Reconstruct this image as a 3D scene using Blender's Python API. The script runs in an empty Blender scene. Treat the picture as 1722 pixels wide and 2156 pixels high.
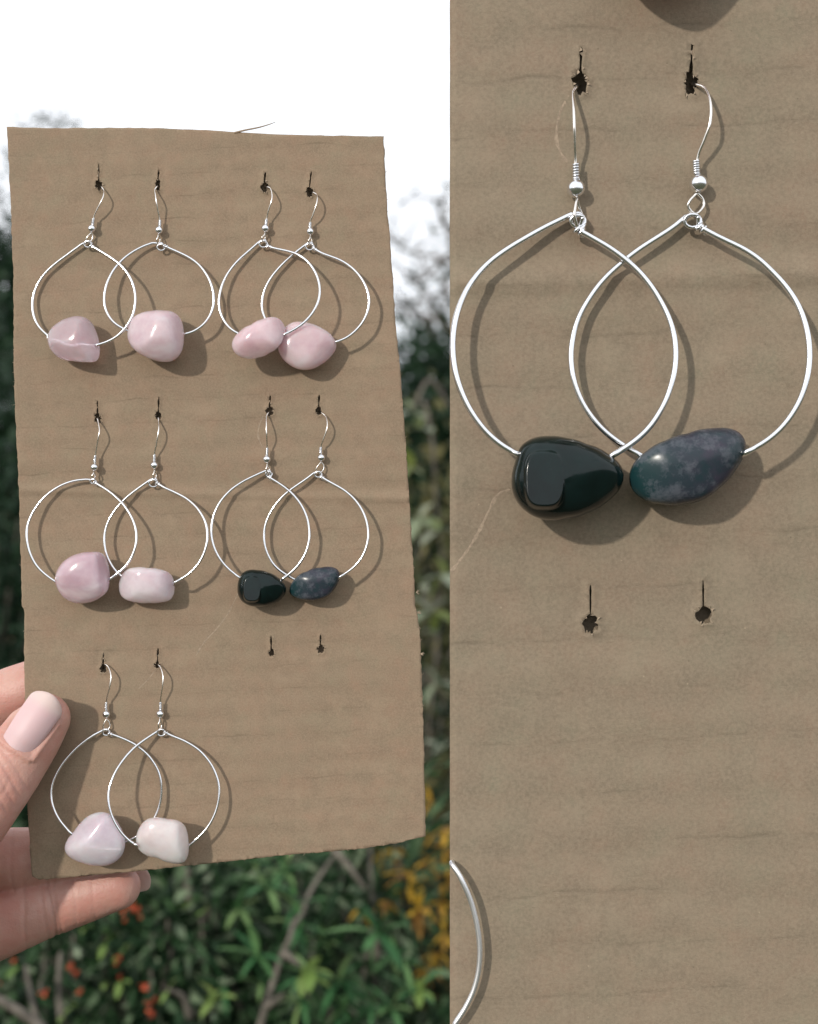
import bpy, bmesh, math, random
import numpy as np
from mathutils import Vector, geometry, noise as mnoise

random.seed(7)
rng = np.random.default_rng(7)
SC = bpy.context.scene
COL = SC.collection

# ------------------------------------------------------------------ camera, sky, sun, exposure
U = 0.00016          # metres per drawing unit on the card
D = 0.42             # camera to card
EYE = 1.5            # camera height
CX, CY = 861.0, 1078.0
FH = 2155.6
cam_d = bpy.data.cameras.new('camera')
cam = bpy.data.objects.new('camera', cam_d)
COL.objects.link(cam)
cam.location = (0, -D, EYE)
cam.rotation_euler = (math.radians(90), 0, 0)
cam_d.sensor_fit = 'VERTICAL'
cam_d.sensor_height = 24
cam_d.lens = 24 / (2 * (FH * U / 2) / D)
cam_d.clip_start = 0.01
cam_d.clip_end = 2000
cam_d.dof.use_dof = True
cam_d.dof.focus_distance = D - 0.004
cam_d.dof.aperture_fstop = cam_d.lens / 4.3
SC.camera = cam

SUN_DIR = Vector((0.72, 1.0, -0.46)).normalized()     # direction the light travels
sun_el = math.asin(-SUN_DIR.z)
sun_az = math.atan2(-SUN_DIR.x, -SUN_DIR.y)           # compass, from +Y towards +X
world = bpy.data.worlds.new('World')
SC.world = world
world.use_nodes = True
nt = world.node_tree
nt.nodes.clear()
wo = nt.nodes.new('ShaderNodeOutputWorld')
bg = nt.nodes.new('ShaderNodeBackground')
sky = nt.nodes.new('ShaderNodeTexSky')
sky.sky_type = 'NISHITA'
sky.sun_disc = False
sky.sun_elevation = sun_el
sky.sun_rotation = sun_az
sky.air_density = 1.0
sky.dust_density = 2.0
tc = nt.nodes.new('ShaderNodeTexCoord')
mp = nt.nodes.new('ShaderNodeMapping')
mp.inputs['Scale'].default_value = (1, 1, 2.2)
nz = nt.nodes.new('ShaderNodeTexNoise')
nz.inputs['Scale'].default_value = 2.6
nz.inputs['Detail'].default_value = 6
cr = nt.nodes.new('ShaderNodeMapRange')
cr.inputs['From Min'].default_value = 0.22
cr.inputs['From Max'].default_value = 0.40
mx = nt.nodes.new('ShaderNodeMix')
mx.data_type = 'RGBA'
mx.inputs['B'].default_value = (12.2, 12.6, 13.2, 1)  # thin bright cloud, in the sky's own units
nt.links.new(tc.outputs['Generated'], mp.inputs['Vector'])
nt.links.new(mp.outputs['Vector'], nz.inputs['Vector'])
nt.links.new(nz.outputs['Fac'], cr.inputs['Value'])
nt.links.new(cr.outputs['Result'], mx.inputs['Factor'])
nt.links.new(sky.outputs['Color'], mx.inputs['A'])
nt.links.new(mx.outputs['Result'], bg.inputs['Color'])
bg.inputs['Strength'].default_value = 0.1
nt.links.new(bg.outputs['Background'], wo.inputs['Surface'])

sun_d = bpy.data.lights.new('sun', 'SUN')
sun_d.energy = 2.65
sun_d.angle = math.radians(2.2)
sun_d.color = (1.0, 0.93, 0.84)
sun = bpy.data.objects.new('sun', sun_d)
COL.objects.link(sun)
sun.location = (-3, -5, 6)
sun.rotation_euler = SUN_DIR.to_track_quat('-Z', 'Y').to_euler()

SC.view_settings.view_transform = 'Standard'
SC.view_settings.look = 'None'
SC.view_settings.exposure = -0.12
SC.view_settings.gamma = 1.0
SC.view_settings.use_curve_mapping = False
SC.cycles.use_denoising = True
SC.cycles.max_bounces = 8

# ------------------------------------------------------------------ helpers
def P(px, py, dep=0.0):
    """card drawing units (and units towards the viewer) to world"""
    f = (D - dep * U) / D
    return Vector(((px - CX) * U * f, -dep * U, EYE - (py - CY) * U * f))

def A(px, py, dist):
    f = dist / D
    return Vector(((px - CX) * U * f, dist - D, EYE - (py - CY) * U * f))

def wloc(o):
    v = Vector((0, 0, 0))
    while o is not None:
        v = v + o.location
        o = o.parent
    return v

def tag(o, label=None, cat=None, group=None, kind=None):
    if label: o['label'] = label
    if cat: o['category'] = cat
    if group: o['group'] = group
    if kind: o['kind'] = kind
    return o

def empty(name, loc, label, cat, group=None):
    o = bpy.data.objects.new(name, None)
    o.empty_display_size = 0.01
    COL.objects.link(o)
    o.location = loc
    return tag(o, label, cat, group)

def link_mesh(name, me, mat, parent=None, loc=None):
    o = bpy.data.objects.new(name, me)
    COL.objects.link(o)
    if mat is not None and not me.materials:
        me.materials.append(mat)
    if parent is not None:
        o.parent = parent
    if loc is not None:
        o.location = loc
    return o

def mk(name, verts, faces, mat, parent=None, smooth=True):
    """mesh from world-space verts"""
    v = np.array([tuple(p) for p in verts], dtype=float)
    off = np.array(tuple(wloc(parent))) if parent is not None else v.mean(axis=0)
    me = bpy.data.meshes.new(name)
    me.from_pydata((v - off).tolist(), [], faces)
    me.update()
    if smooth:
        me.polygons.foreach_set('use_smooth', [True] * len(me.polygons))
    o = link_mesh(name, me, mat, parent)
    if parent is None:
        o.location = off
    return o

def catmull(pts, n=6, closed=False):
    pts = [Vector(p) for p in pts]
    out = []
    m = len(pts)
    rngi = range(m if closed else m - 1)
    for i in rngi:
        if closed:
            p0, p1, p2, p3 = pts[(i - 1) % m], pts[i], pts[(i + 1) % m], pts[(i + 2) % m]
        else:
            p1, p2 = pts[i], pts[i + 1]
            p0 = pts[i - 1] if i > 0 else p1 * 2 - p2
            p3 = pts[i + 2] if i + 2 < m else p2 * 2 - p1
        for k in range(n):
            t = k / n
            out.append(0.5 * ((2 * p1) + (p2 - p0) * t + (2 * p0 - 5 * p1 + 4 * p2 - p3) * t * t
                              + (3 * p1 - p0 - 3 * p2 + p3) * t ** 3))
    if not closed:
        out.append(pts[-1])
    return out

def tube(pts, r, sides=8, closed=False, cap=True):
    """swept round tube; r a number or list"""
    pts = [Vector(p) for p in pts]
    n = len(pts)
    rr = r if isinstance(r, (list, tuple)) else [r] * n
    V, F = [], []
    nrm = None
    for i, p in enumerate(pts):
        if closed:
            t = pts[(i + 1) % n] - pts[i - 1]
        else:
            t = pts[min(i + 1, n - 1)] - pts[max(i - 1, 0)]
        if t.length < 1e-12: t = Vector((0, 0, 1))
        t.normalize()
        if nrm is None:
            a = Vector((0, 1, 0)) if abs(t.y) < 0.9 else Vector((1, 0, 0))
            nrm = (a - t * a.dot(t)).normalized()
        else:
            nrm = (nrm - t * nrm.dot(t))
            if nrm.length < 1e-9: nrm = t.orthogonal()
            nrm.normalize()
        b = t.cross(nrm)
        for k in range(sides):
            an = 2 * math.pi * k / sides
            V.append(p + (nrm * math.cos(an) + b * math.sin(an)) * rr[i])
    for i in range(n if closed else n - 1):
        j = (i + 1) % n
        for k in range(sides):
            k2 = (k + 1) % sides
            F.append((i * sides + k, i * sides + k2, j * sides + k2, j * sides + k))
    if cap and not closed:
        F.append(tuple(range(sides - 1, -1, -1)))
        F.append(tuple((n - 1) * sides + k for k in range(sides)))
    return V, F

class MB:
    def __init__(self): self.V, self.F = [], []
    def add(self, vf):
        o = len(self.V)
        self.V += list(vf[0])
        self.F += [tuple(i + o for i in f) for f in vf[1]]
        return self
    def build(self, name, mat, parent=None, smooth=True):
        return mk(name, self.V, self.F, mat, parent, smooth)

def uvsphere(c, r, nu=16, nv=10):
    V, F = [], []
    c = Vector(c)
    for j in range(nv + 1):
        ph = math.pi * j / nv
        for i in range(nu):
            th = 2 * math.pi * i / nu
            V.append(c + Vector((math.sin(ph) * math.cos(th), math.sin(ph) * math.sin(th), math.cos(ph))) * r)
    for j in range(nv):
        for i in range(nu):
            i2 = (i + 1) % nu
            F.append((j * nu + i, (j + 1) * nu + i, (j + 1) * nu + i2, j * nu + i2))
    return V, F

# ------------------------------------------------------------------ materials
def new_mat(name):
    m = bpy.data.materials.new(name)
    m.use_nodes = True
    t = m.node_tree
    b = t.nodes['Principled BSDF']
    return m, t, b

def N(t, typ, **kw):
    n = t.nodes.new(typ)
    for k, v in kw.items():
        if k in n.inputs: n.inputs[k].default_value = v
        else: setattr(n, k, v)
    return n

def noise_fac(t, vec, scale, detail=3, lo=0.35, hi=0.65, rough=0.5):
    n = N(t, 'ShaderNodeTexNoise', Scale=scale, Detail=detail, Roughness=rough)
    t.links.new(vec, n.inputs['Vector'])
    r = N(t, 'ShaderNodeMapRange')
    r.inputs['From Min'].default_value = lo
    r.inputs['From Max'].default_value = hi
    t.links.new(n.outputs['Fac'], r.inputs['Value'])
    return r.outputs['Result'], n.outputs['Fac']

def mixc(t, fac, a, b, blend='MIX'):
    m = N(t, 'ShaderNodeMix', data_type='RGBA', blend_type=blend)
    for sock, v in (('Factor', fac), ('A', a), ('B', b)):
        if isinstance(v, (tuple, float, int)):
            if isinstance(v, tuple) and len(v) == 3: v = (*v, 1)
            m.inputs[sock].default_value = v
        else:
            t.links.new(v, m.inputs[sock])
    return m.outputs['Result']

def math_n(t, op, a, b=None):
    m = N(t, 'ShaderNodeMath', operation=op)
    for i, v in enumerate((a, b)):
        if v is None: continue
        if isinstance(v, (float, int)): m.inputs[i].default_value = v
        else: t.links.new(v, m.inputs[i])
    return m.outputs[0]

def kraft_mat(name, base, k, dark=0.8):
    """kraft liner: fibres, blotches, faint flute ridges shaded in by colour; k = size factor"""
    m, t, b = new_mat(name)
    c = N(t, 'ShaderNodeTexCoord')
    mp = N(t, 'ShaderNodeMapping')
    s = 1.0 / (U * k)                       # texture space in drawing units
    mp.inputs['Scale'].default_value = (s, s, s)
    t.links.new(c.outputs['Object'], mp.inputs['Vector'])
    v = mp.outputs['Vector']
    warm = tuple(x * f for x, f in zip(base, (1.09, 0.95, 0.93)))
    cool = tuple(x * f for x, f in zip(base, (0.92, 1.02, 0.99)))
    f1, _ = noise_fac(t, v, 0.014, 6, 0.38, 0.62, 0.7)
    col = mixc(t, f1, cool, warm)
    f2, _ = noise_fac(t, v, 0.035, 5, 0.36, 0.68, 0.65)
    col = mixc(t, math_n(t, 'MULTIPLY', f2, 0.85), col, tuple(x * 0.80 for x in base))
    # pale scuffed clouds
    f3, _ = noise_fac(t, v, 0.016, 7, 0.52, 0.70, 0.75)
    col = mixc(t, math_n(t, 'MULTIPLY', f3, 0.7), col, tuple(min(1, x * 1.26) for x in base))
    # fibre speckle, stretched along the sheet
    mp2 = N(t, 'ShaderNodeMapping')
    mp2.inputs['Scale'].default_value = (0.20, 0.2, 0.32)
    t.links.new(v, mp2.inputs['Vector'])
    f4, n4 = noise_fac(t, mp2.outputs['Vector'], 1.6, 4, 0.3, 0.7, 0.7)
    col = mixc(t, math_n(t, 'MULTIPLY', f4, 0.40), col, tuple(x * 0.72 for x in base))
    f4b, n4b = noise_fac(t, v, 0.30, 4, 0.36, 0.64, 0.7)
    col = mixc(t, math_n(t, 'MULTIPLY', f4b, 0.55), col, tuple(min(1, x * 1.28) for x in base))
    # shade of the flute ridges painted in: evenly spaced, broken, slightly slanting dark lines
    sp = N(t, 'ShaderNodeSeparateXYZ')
    t.links.new(v, sp.inputs[0])
    _, nw = noise_fac(t, v, 0.010, 3)
    ph = math_n(t, 'ADD', math_n(t, 'MULTIPLY', sp.outputs['Z'], 1 / 47.6), math_n(t, 'MULTIPLY', sp.outputs['X'], -0.0009))
    ph = math_n(t, 'ADD', ph, math_n(t, 'MULTIPLY', nw, 0.55))
    tri = math_n(t, 'ABSOLUTE', math_n(t, 'SUBTRACT', math_n(t, 'FRACT', ph), 0.5))
    ln = N(t, 'ShaderNodeMapRange')
    ln.inputs['From Min'].default_value = 0.065
    ln.inputs['From Max'].default_value = 0.0
    t.links.new(tri, ln.inputs['Value'])
    mp3 = N(t, 'ShaderNodeMapping')
    mp3.inputs['Scale'].default_value = (0.009, 0.01, 0.03)
    t.links.new(v, mp3.inputs['Vector'])
    f5m, _ = noise_fac(t, mp3.outputs['Vector'], 1.0, 5, 0.48, 0.66, 0.7)
    f5 = math_n(t, 'MULTIPLY', ln.outputs['Result'], f5m)
    col = mixc(t, math_n(t, 'MULTIPLY', f5, 0.46), col, tuple(x * 0.60 for x in base))
    # soft shading from flute crest to valley, put into the colour
    col = mixc(t, math_n(t, 'MULTIPLY', tri, 0.30), col, tuple(min(1, x * 1.15) for x in base))
    # rare dark and pale flecks
    vo = N(t, 'ShaderNodeTexVoronoi', Scale=0.05)
    t.links.new(v, vo.inputs['Vector'])
    fl = N(t, 'ShaderNodeMapRange')
    fl.inputs['From Min'].default_value = 0.05
    fl.inputs['From Max'].default_value = 0.02
    t.links.new(vo.outputs['Distance'], fl.inputs['Value'])
    col = mixc(t, math_n(t, 'MULTIPLY', fl.outputs['Result'], 0.5), col, tuple(x * 0.45 for x in base))
    vo2 = N(t, 'ShaderNodeTexVoronoi', Scale=0.036)
    mp4 = N(t, 'ShaderNodeMapping')
    mp4.inputs['Location'].default_value = (37, 11, 5)
    t.links.new(v, mp4.inputs['Vector'])
    t.links.new(mp4.outputs['Vector'], vo2.inputs['Vector'])
    fl2 = N(t, 'ShaderNodeMapRange')
    fl2.inputs['From Min'].default_value = 0.04
    fl2.inputs['From Max'].default_value = 0.015
    t.links.new(vo2.outputs['Distance'], fl2.inputs['Value'])
    col = mixc(t, math_n(t, 'MULTIPLY', fl2.outputs['Result'], 0.6), col, tuple(min(1, x * 1.7) for x in base))
    t.links.new(col, b.inputs['Base Color'])
    b.inputs['Roughness'].default_value = 0.82
    b.inputs['Specular IOR Level'].default_value = 0.25
    h = math_n(t, 'ADD', math_n(t, 'MULTIPLY', n4, 0.6), math_n(t, 'MULTIPLY', n4b, 0.5))
    h = math_n(t, 'SUBTRACT', h, math_n(t, 'MULTIPLY', f5, 0.6))
    bp = N(t, 'ShaderNodeBump', Strength=0.4, Distance=U * k * 1.5)
    t.links.new(h, bp.inputs['Height'])
    t.links.new(bp.outputs['Normal'], b.inputs['Normal'])
    return m

def simple_mat(name, col, rough=0.6, metal=0.0, var=0.0, scale=50, spec=0.5):
    m, t, b = new_mat(name)
    b.inputs['Roughness'].default_value = rough
    b.inputs['Metallic'].default_value = metal
    b.inputs['Specular IOR Level'].default_value = spec
    if var > 0:
        c = N(t, 'ShaderNodeTexCoord')
        f, _ = noise_fac(t, c.outputs['Object'], scale, 4)
        t.links.new(mixc(t, f, tuple(x * (1 - var) for x in col), tuple(min(1, x * (1 + var)) for x in col)), b.inputs['Base Color'])
    else:
        b.inputs['Base Color'].default_value = (*col, 1)
    return m

def leaf_mat(name, cols, rough=0.5, trans=0.25):
    """foliage: a colour of its own for every leaf, a little light through the blade"""
    m, t, b = new_mat(name)
    g = N(t, 'ShaderNodeNewGeometry')
    rp = N(t, 'ShaderNodeValToRGB')
    el = rp.color_ramp.elements
    el[0].color = (*cols[0], 1)
    el[1].color = (*cols[-1], 1)
    for i, c in enumerate(cols[1:-1]):
        e = el.new((i + 1) / (len(cols) - 1))
        e.color = (*c, 1)
    oi = N(t, 'ShaderNodeObjectInfo')
    sm = math_n(t, 'FRACT', math_n(t, 'ADD', g.outputs['Random Per Island'], oi.outputs['Random']))
    t.links.new(sm, rp.inputs['Fac'])
    t.links.new(rp.outputs['Color'], b.inputs['Base Color'])
    b.inputs['Roughness'].default_value = rough
    b.inputs['Specular IOR Level'].default_value = 0.2
    tr = N(t, 'ShaderNodeBsdfTranslucent')
    t.links.new(rp.outputs['Color'], tr.inputs['Color'])
    ms = N(t, 'ShaderNodeMixShader')
    ms.inputs[0].default_value = trans
    t.links.new(b.outputs[0], ms.inputs[1])
    t.links.new(tr.outputs[0], ms.inputs[2])
    t.links.new(ms.outputs[0], t.nodes['Material Output'].inputs['Surface'])
    return m

def quartz_mat(name, col, clear=0.0, vein=(0.93, 0.88, 0.90), scale=1.0):
    m, t, b = new_mat(name)
    c = N(t, 'ShaderNodeTexCoord')
    v = c.outputs['Object']
    f, _ = noise_fac(t, v, 140 / scale, 4, 0.3, 0.7, 0.6)
    cc = mixc(t, f, tuple(x * f for x, f in zip(col, (0.88, 0.80, 0.84))), tuple(min(1, x * 1.08) for x in col))
    # milky veils
    mpn = N(t, 'ShaderNodeMapping')
    mpn.inputs['Rotation'].default_value = (0.5, 0.7, 0.4)
    mpn.inputs['Scale'].default_value = (60 / scale, 260 / scale, 90 / scale)
    t.links.new(v, mpn.inputs['Vector'])
    f2, _ = noise_fac(t, mpn.outputs['Vector'], 1.0, 3, 0.52, 0.70, 0.6)
    cc = mixc(t, math_n(t, 'MULTIPLY', f2, 0.55), cc, vein)
    t.links.new(cc, b.inputs['Base Color'])
    b.inputs['Roughness'].default_value = 0.2
    b.inputs['IOR'].default_value = 1.5
    b.inputs['Subsurface Weight'].default_value = 0.85
    b.inputs['Subsurface Radius'].default_value = (1.0, 0.72, 0.74)
    b.inputs['Subsurface Scale'].default_value = 0.006 * scale
    b.inputs['Transmission Weight'].default_value = max(clear, 0.36)
    b.inputs['Coat Weight'].default_value = 0.45
    b.inputs['Coat Roughness'].default_value = 0.07
    _, n3 = noise_fac(t, v, 420 / scale, 3)
    bp = N(t, 'ShaderNodeBump', Strength=0.06, Distance=0.0008 * scale)
    t.links.new(n3, bp.inputs['Height'])
    t.links.new(bp.outputs['Normal'], b.inputs['Normal'])
    return m

def dark_stone(name, scale, purple):
    # veined and banded in the stone's own space
    m, t, b = new_mat(name)
    c = N(t, 'ShaderNodeTexCoord')
    v = c.outputs['Object']
    if purple:
        wv, _ = noise_fac(t, v, 130 / scale, 5, 0.38, 0.60, 0.62)
        sx = N(t, 'ShaderNodeSeparateXYZ')
        t.links.new(v, sx.inputs[0])
        xr_ = N(t, 'ShaderNodeMapRange')
        xr_.inputs['From Min'].default_value = -0.010 * scale
        xr_.inputs['From Max'].default_value = 0.004 * scale
        t.links.new(sx.outputs['X'], xr_.inputs['Value'])
        wv = math_n(t, 'MULTIPLY', math_n(t, 'ADD', wv, 0.35), math_n(t, 'ADD', math_n(t, 'MULTIPLY', xr_.outputs['Result'], 0.9), 0.1))
        cc = mixc(t, wv, (0.006, 0.034, 0.036), (0.044, 0.036, 0.056))
        f2, _ = noise_fac(t, v, 190 / scale, 6, 0.49, 0.60, 0.72)
        cc = mixc(t, math_n(t, 'MULTIPLY', f2, 0.6), cc, (0.105, 0.115, 0.135))
    else:
        wv, _ = noise_fac(t, v, 150 / scale, 4, 0.35, 0.65, 0.6)
        cc = mixc(t, wv, (0.0018, 0.0045, 0.0045), (0.0035, 0.012, 0.0115))
        f2, _ = noise_fac(t, v, 500 / scale, 5, 0.66, 0.8, 0.7)
        cc = mixc(t, math_n(t, 'MULTIPLY', f2, 0.3), cc, (0.05, 0.07, 0.07))
    t.links.new(cc, b.inputs['Base Color'])
    b.inputs['Roughness'].default_value = 0.26 if purple else 0.15
    b.inputs['Specular IOR Level'].default_value = 0.34
    _, n3 = noise_fac(t, v, 380 / scale, 3)
    bp = N(t, 'ShaderNodeBump', Strength=0.08, Distance=0.0006 * scale)
    t.links.new(n3, bp.inputs['Height'])
    t.links.new(bp.outputs['Normal'], b.inputs['Normal'])
    return m

def skin_mat():
    m, t, b = new_mat('skin')
    c = N(t, 'ShaderNodeTexCoord')
    v = c.outputs['Object']
    f, _ = noise_fac(t, v, 55, 4, 0.3, 0.7)
    cc = mixc(t, f, (0.46, 0.235, 0.185), (0.56, 0.335, 0.275))
    f2, _ = noise_fac(t, v, 130, 5, 0.42, 0.66, 0.65)
    cc = mixc(t, math_n(t, 'MULTIPLY', f2, 0.5), cc, (0.50, 0.205, 0.165))
    t.links.new(cc, b.inputs['Base Color'])
    b.inputs['Roughness'].default_value = 0.48
    b.inputs['Subsurface Weight'].default_value = 0.22
    b.inputs['Subsurface Radius'].default_value = (1.0, 0.35, 0.2)
    b.inputs['Subsurface Scale'].default_value = 0.0025
    vo = N(t, 'ShaderNodeTexVoronoi', Scale=1500)
    t.links.new(v, vo.inputs['Vector'])
    mpw = N(t, 'ShaderNodeMapping')
    mpw.inputs['Scale'].default_value = (420, 420, 420)
    t.links.new(v, mpw.inputs['Vector'])
    _, n2 = noise_fac(t, mpw.outputs['Vector'], 1.0, 4)
    h = math_n(t, 'ADD', math_n(t, 'MULTIPLY', vo.outputs['Distance'], 0.35), n2)
    bp = N(t, 'ShaderNodeBump', Strength=0.35, Distance=0.0006)
    t.links.new(h, bp.inputs['Height'])
    t.links.new(bp.outputs['Normal'], b.inputs['Normal'])
    return m

def nail_mat(name, clear):
    m, t, b = new_mat(name)
    at = N(t, 'ShaderNodeAttribute', attribute_name='free_edge')
    c = mixc(t, at.outputs['Fac'], (0.63, 0.44, 0.445), (0.65, 0.51, 0.475))
    t.links.new(c, b.inputs['Base Color'])
    b.inputs['Roughness'].default_value = 0.50
    b.inputs['Subsurface Weight'].default_value = 0.3
    b.inputs['Subsurface Radius'].default_value = (1, .6, .5)
    b.inputs['Subsurface Scale'].default_value = 0.001
    b.inputs['Transmission Weight'].default_value = clear
    return m

M_KRAFT = kraft_mat('kraft_paper', (0.262, 0.195, 0.134), 1.0)
M_KRAFT_BIG = kraft_mat('grey_kraft_paper', (0.241, 0.192, 0.137), 2.25)
M_EDGE = simple_mat('cut_kraft_edge', (0.42, 0.33, 0.24), 0.9, 0, 0.2, 900, 0.2)
M_INNER_SHADED = simple_mat('shaded_inner_kraft', (0.17, 0.115, 0.075), 0.95, 0, 0.3, 700, 0.1)  # inner paper painted darker than it is, standing in for shade in the punctures
M_TORN = simple_mat('torn_kraft', (0.36, 0.285, 0.21), 0.9, 0, 0.2, 900, 0.2)
M_SILVER = simple_mat('silver', (0.88, 0.885, 0.91), 0.19, 1.0)
M_SATIN = simple_mat('satin_silver', (0.93, 0.93, 0.95), 0.42, 1.0)
M_SILVER_TINT = simple_mat('ear_wire_silver', (0.92, 0.87, 0.82), 0.24, 1.0)
M_SCUFF = simple_mat('scuffed_kraft', (0.315, 0.245, 0.18), 0.9, 0, 0.2, 900, 0.2)
M_SKIN = skin_mat()

# ------------------------------------------------------------------ the corrugated cards
def wobble_line(pts, step, amp, seed):
    r = random.Random(seed)
    out = []
    for (a, b) in zip(pts[:-1], pts[1:]):
        L = math.hypot(b[0] - a[0], b[1] - a[1])
        n = max(1, int(L / step))
        nx, ny = -(b[1] - a[1]) / L, (b[0] - a[0]) / L
        for k in range(n):
            t = k / n
            j = r.uniform(-amp, amp) if k else 0
            out.append((a[0] + (b[0] - a[0]) * t + nx * j, a[1] + (b[1] - a[1]) * t + ny * j))
    return out

def hole_poly(cx, cy, rx, ry, slit_top, seed, jag=0.24, slit_w=1.0, k=1.0):
    """one outline: ragged round puncture with a slit running up from it"""
    r = random.Random(seed)
    sx, sy = slit_top
    pts = []
    n = 18
    for i in range(n + 1):
        a = -math.pi / 2 + 0.35 + (2 * math.pi - 0.7) * i / n
        j = 1 + r.uniform(-jag, jag)
        pts.append((cx + rx * j * math.cos(a), cy + ry * j * math.sin(a)))
    # slit (left side up, right side down)
    top_y = cy - ry
    m = 5
    left, right = [], []
    for i in range(m + 1):
        t = i / m
        x = cx + (sx - cx) * t
        y = top_y + (sy - top_y) * t
        w = slit_w * k * (1.0 + r.uniform(-0.45, 0.6)) * (0.55 if i == m else 1) * (0.95 if i in (3, 4) else 0.8)
        left.append((x - w, y)); right.append((x + w, y))
    return pts + left + right[::-1]

def make_card(name, label, outline, holes, k, mat, thick, crease, parent_loc, step, clip_core):
    root = empty(name, parent_loc, label, 'cardboard')
    # ---- front liner: constrained triangulation with holes, relief as real height
    ol = np.array(outline)
    x0, y0 = ol.min(0); x1, y1 = ol.max(0)
    verts = [Vector(p) for p in outline]
    edges = [(i, (i + 1) % len(outline)) for i in range(len(outline))]
    faces_in = [list(range(len(outline)))]
    for h in holes:
        o = len(verts)
        verts += [Vector(p) for p in h]
        edges += [(o + i, o + (i + 1) % len(h)) for i in range(len(h))]
    gx = np.arange(x0 + step, x1, step); gy = np.arange(y0 + step, y1, step)
    def inside(px, py, poly):
        c = False
        n = len(poly)
        j = n - 1
        for i in range(n):
            xi, yi = poly[i]; xj, yj = poly[j]
            if (yi > py) != (yj > py) and px < (xj - xi) * (py - yi) / (yj - yi) + xi: c = not c
            j = i
        return c
    # fast outline test
    gxx, gyy = np.meshgrid(gx, gy)
    fx, fy = gxx.ravel(), gyy.ravel()
    ins = np.zeros(len(fx), bool)
    n = len(outline); j = n - 1
    for i in range(n):
        xi, yi = outline[i]; xj, yj = outline[j]
        cnd = (yi > fy) != (yj > fy)
        with np.errstate(divide='ignore', invalid='ignore'):
            xx = (xj - xi) * (fy - yi) / (yj - yi) + xi
        ins ^= cnd & (fx < xx)
        j = i
    fx = fx + rng.uniform(-0.2, 0.2, len(fx)) * step
    fy = fy + rng.uniform(-0.2, 0.2, len(fy)) * step
    for i in np.nonzero(ins)[0]:
        verts.append(Vector((fx[i], fy[i])))
    hc = [(np.mean([p[0] for p in h[:19]]), np.mean([p[1] for p in h[:19]]), h) for h in holes]
    for (hx, hy, h) in hc:                           # finer points round each puncture
        for q in range(70):
            a = random.uniform(0, 2 * math.pi); rr = random.uniform(4, 26) * k
            p = (hx + rr * math.cos(a), hy - 6 * k + rr * 1.3 * math.sin(a))
            if not inside(p[0], p[1], h): verts.append(Vector(p))
    res = geometry.delaunay_2d_cdt(verts, edges, [], 0, 0.01)
    V2, F2 = res[0], res[2]
    keep = []
    cents = np.array([[sum(V2[i].x for i in f) / 3, sum(V2[i].y for i in f) / 3] for f in F2])
    def mask(poly, pts):
        m = np.zeros(len(pts), bool)
        n = len(poly); j = n - 1
        for i in range(n):
            xi, yi = poly[i]; xj, yj = poly[j]
            cnd = (yi > pts[:, 1]) != (yj > pts[:, 1])
            with np.errstate(divide='ignore', invalid='ignore'):
                xx = (xj - xi) * (pts[:, 1] - yi) / (yj - yi) + xi
            m ^= cnd & (pts[:, 0] < xx)
            j = i
        return m
    ok = mask(outline, cents)
    for h in holes: ok &= ~mask(h, cents)
    F2 = [f for f, o in zip(F2, ok) if o]
    harr = np.array([p for h in holes for p in h])
    def height(x, y):
        d = np.sqrt(((harr - np.array([x, y])) ** 2).sum(1)).min() / k
        z = 1.6 * k * math.exp(-(d / 3.2) ** 2) - 0.9 * k * math.exp(-((d - 9) / 5.0) ** 2)
        cy = crease(x)
        u = (y - cy) / k
        z += k * (3.6 * math.exp(-(u / 6.0) ** 2) - 2.6 * math.exp(-((u + 24) / 16.0) ** 2))
        z += k * 5.0 * (mnoise.noise(Vector((x / (260 * k), y / (330 * k), 3.1))))
        z += k * 1.5 * (mnoise.noise(Vector((x / (90 * k), y / (75 * k), 7.7)))) + k * 0.4 * mnoise.noise(Vector((x / (26 * k), y / (20 * k), 2.7)))
        z += k * 0.28 * math.sin(y / k / 47.6 * 2 * math.pi + 2.0 * mnoise.noise(Vector((x / (200 * k), y / (200 * k), 1))))
        return z
    hz = [height(p.x, p.y) for p in V2]
    fv = [P(p.x, p.y, z) for p, z in zip(V2, hz)]
    lt = 3.0 * k                                     # liner thickness
    nb = len(fv)
    bv = [P(p.x, p.y, z - lt) for p, z in zip(V2, hz)]
    F = [tuple(f) for f in F2]
    cnt = {}
    for f in F:
        for a, b in zip(f, f[1:] + f[:1]):
            cnt[(a, b)] = 1
    side = [(b, a, a + nb, b + nb) for (a, b) in cnt if (b, a) not in cnt]
    allF = F + [tuple(i + nb for i in f[::-1]) for f in F] + side
    o = mk('front_liner', fv + bv, allF, mat, root)
    o.data.materials.append(M_EDGE)
    nF = len(F)
    mi = np.zeros(len(allF), dtype=np.int32); mi[2 * nF:] = 1
    # inside face of the liner takes the shade-darkened inner paper
    o.data.materials.append(M_INNER_SHADED)
    mi[nF:2 * nF] = 2
    o.data.polygons.foreach_set('material_index', mi)
    sm = np.ones(len(allF), dtype=bool); sm[2 * nF:] = False
    o.data.polygons.foreach_set('use_smooth', sm)
    # normals: make the front look at the viewer
    bm = bmesh.new(); bm.from_mesh(o.data); bmesh.ops.recalc_face_normals(bm, faces=bm.faces); bm.to_mesh(o.data); bm.free()
    # ---- back liner
    ti = thick
    m = len(outline)
    bf = [P(x, y, -ti + lt) for x, y in outline]; bb = [P(x, y, -ti) for x, y in outline]
    nn = [geometry.tessellate_polygon([[Vector((x, y, 0)) for x, y in outline]])][0]
    Fb = [tuple(f) for f in nn] + [tuple(i + m for i in f[::-1]) for f in nn] + [(i, (i + 1) % m, (i + 1) % m + m, i + m) for i in range(m)]
    ob = mk('back_liner', bf + bb, Fb, mat, root, smooth=False)
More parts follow.
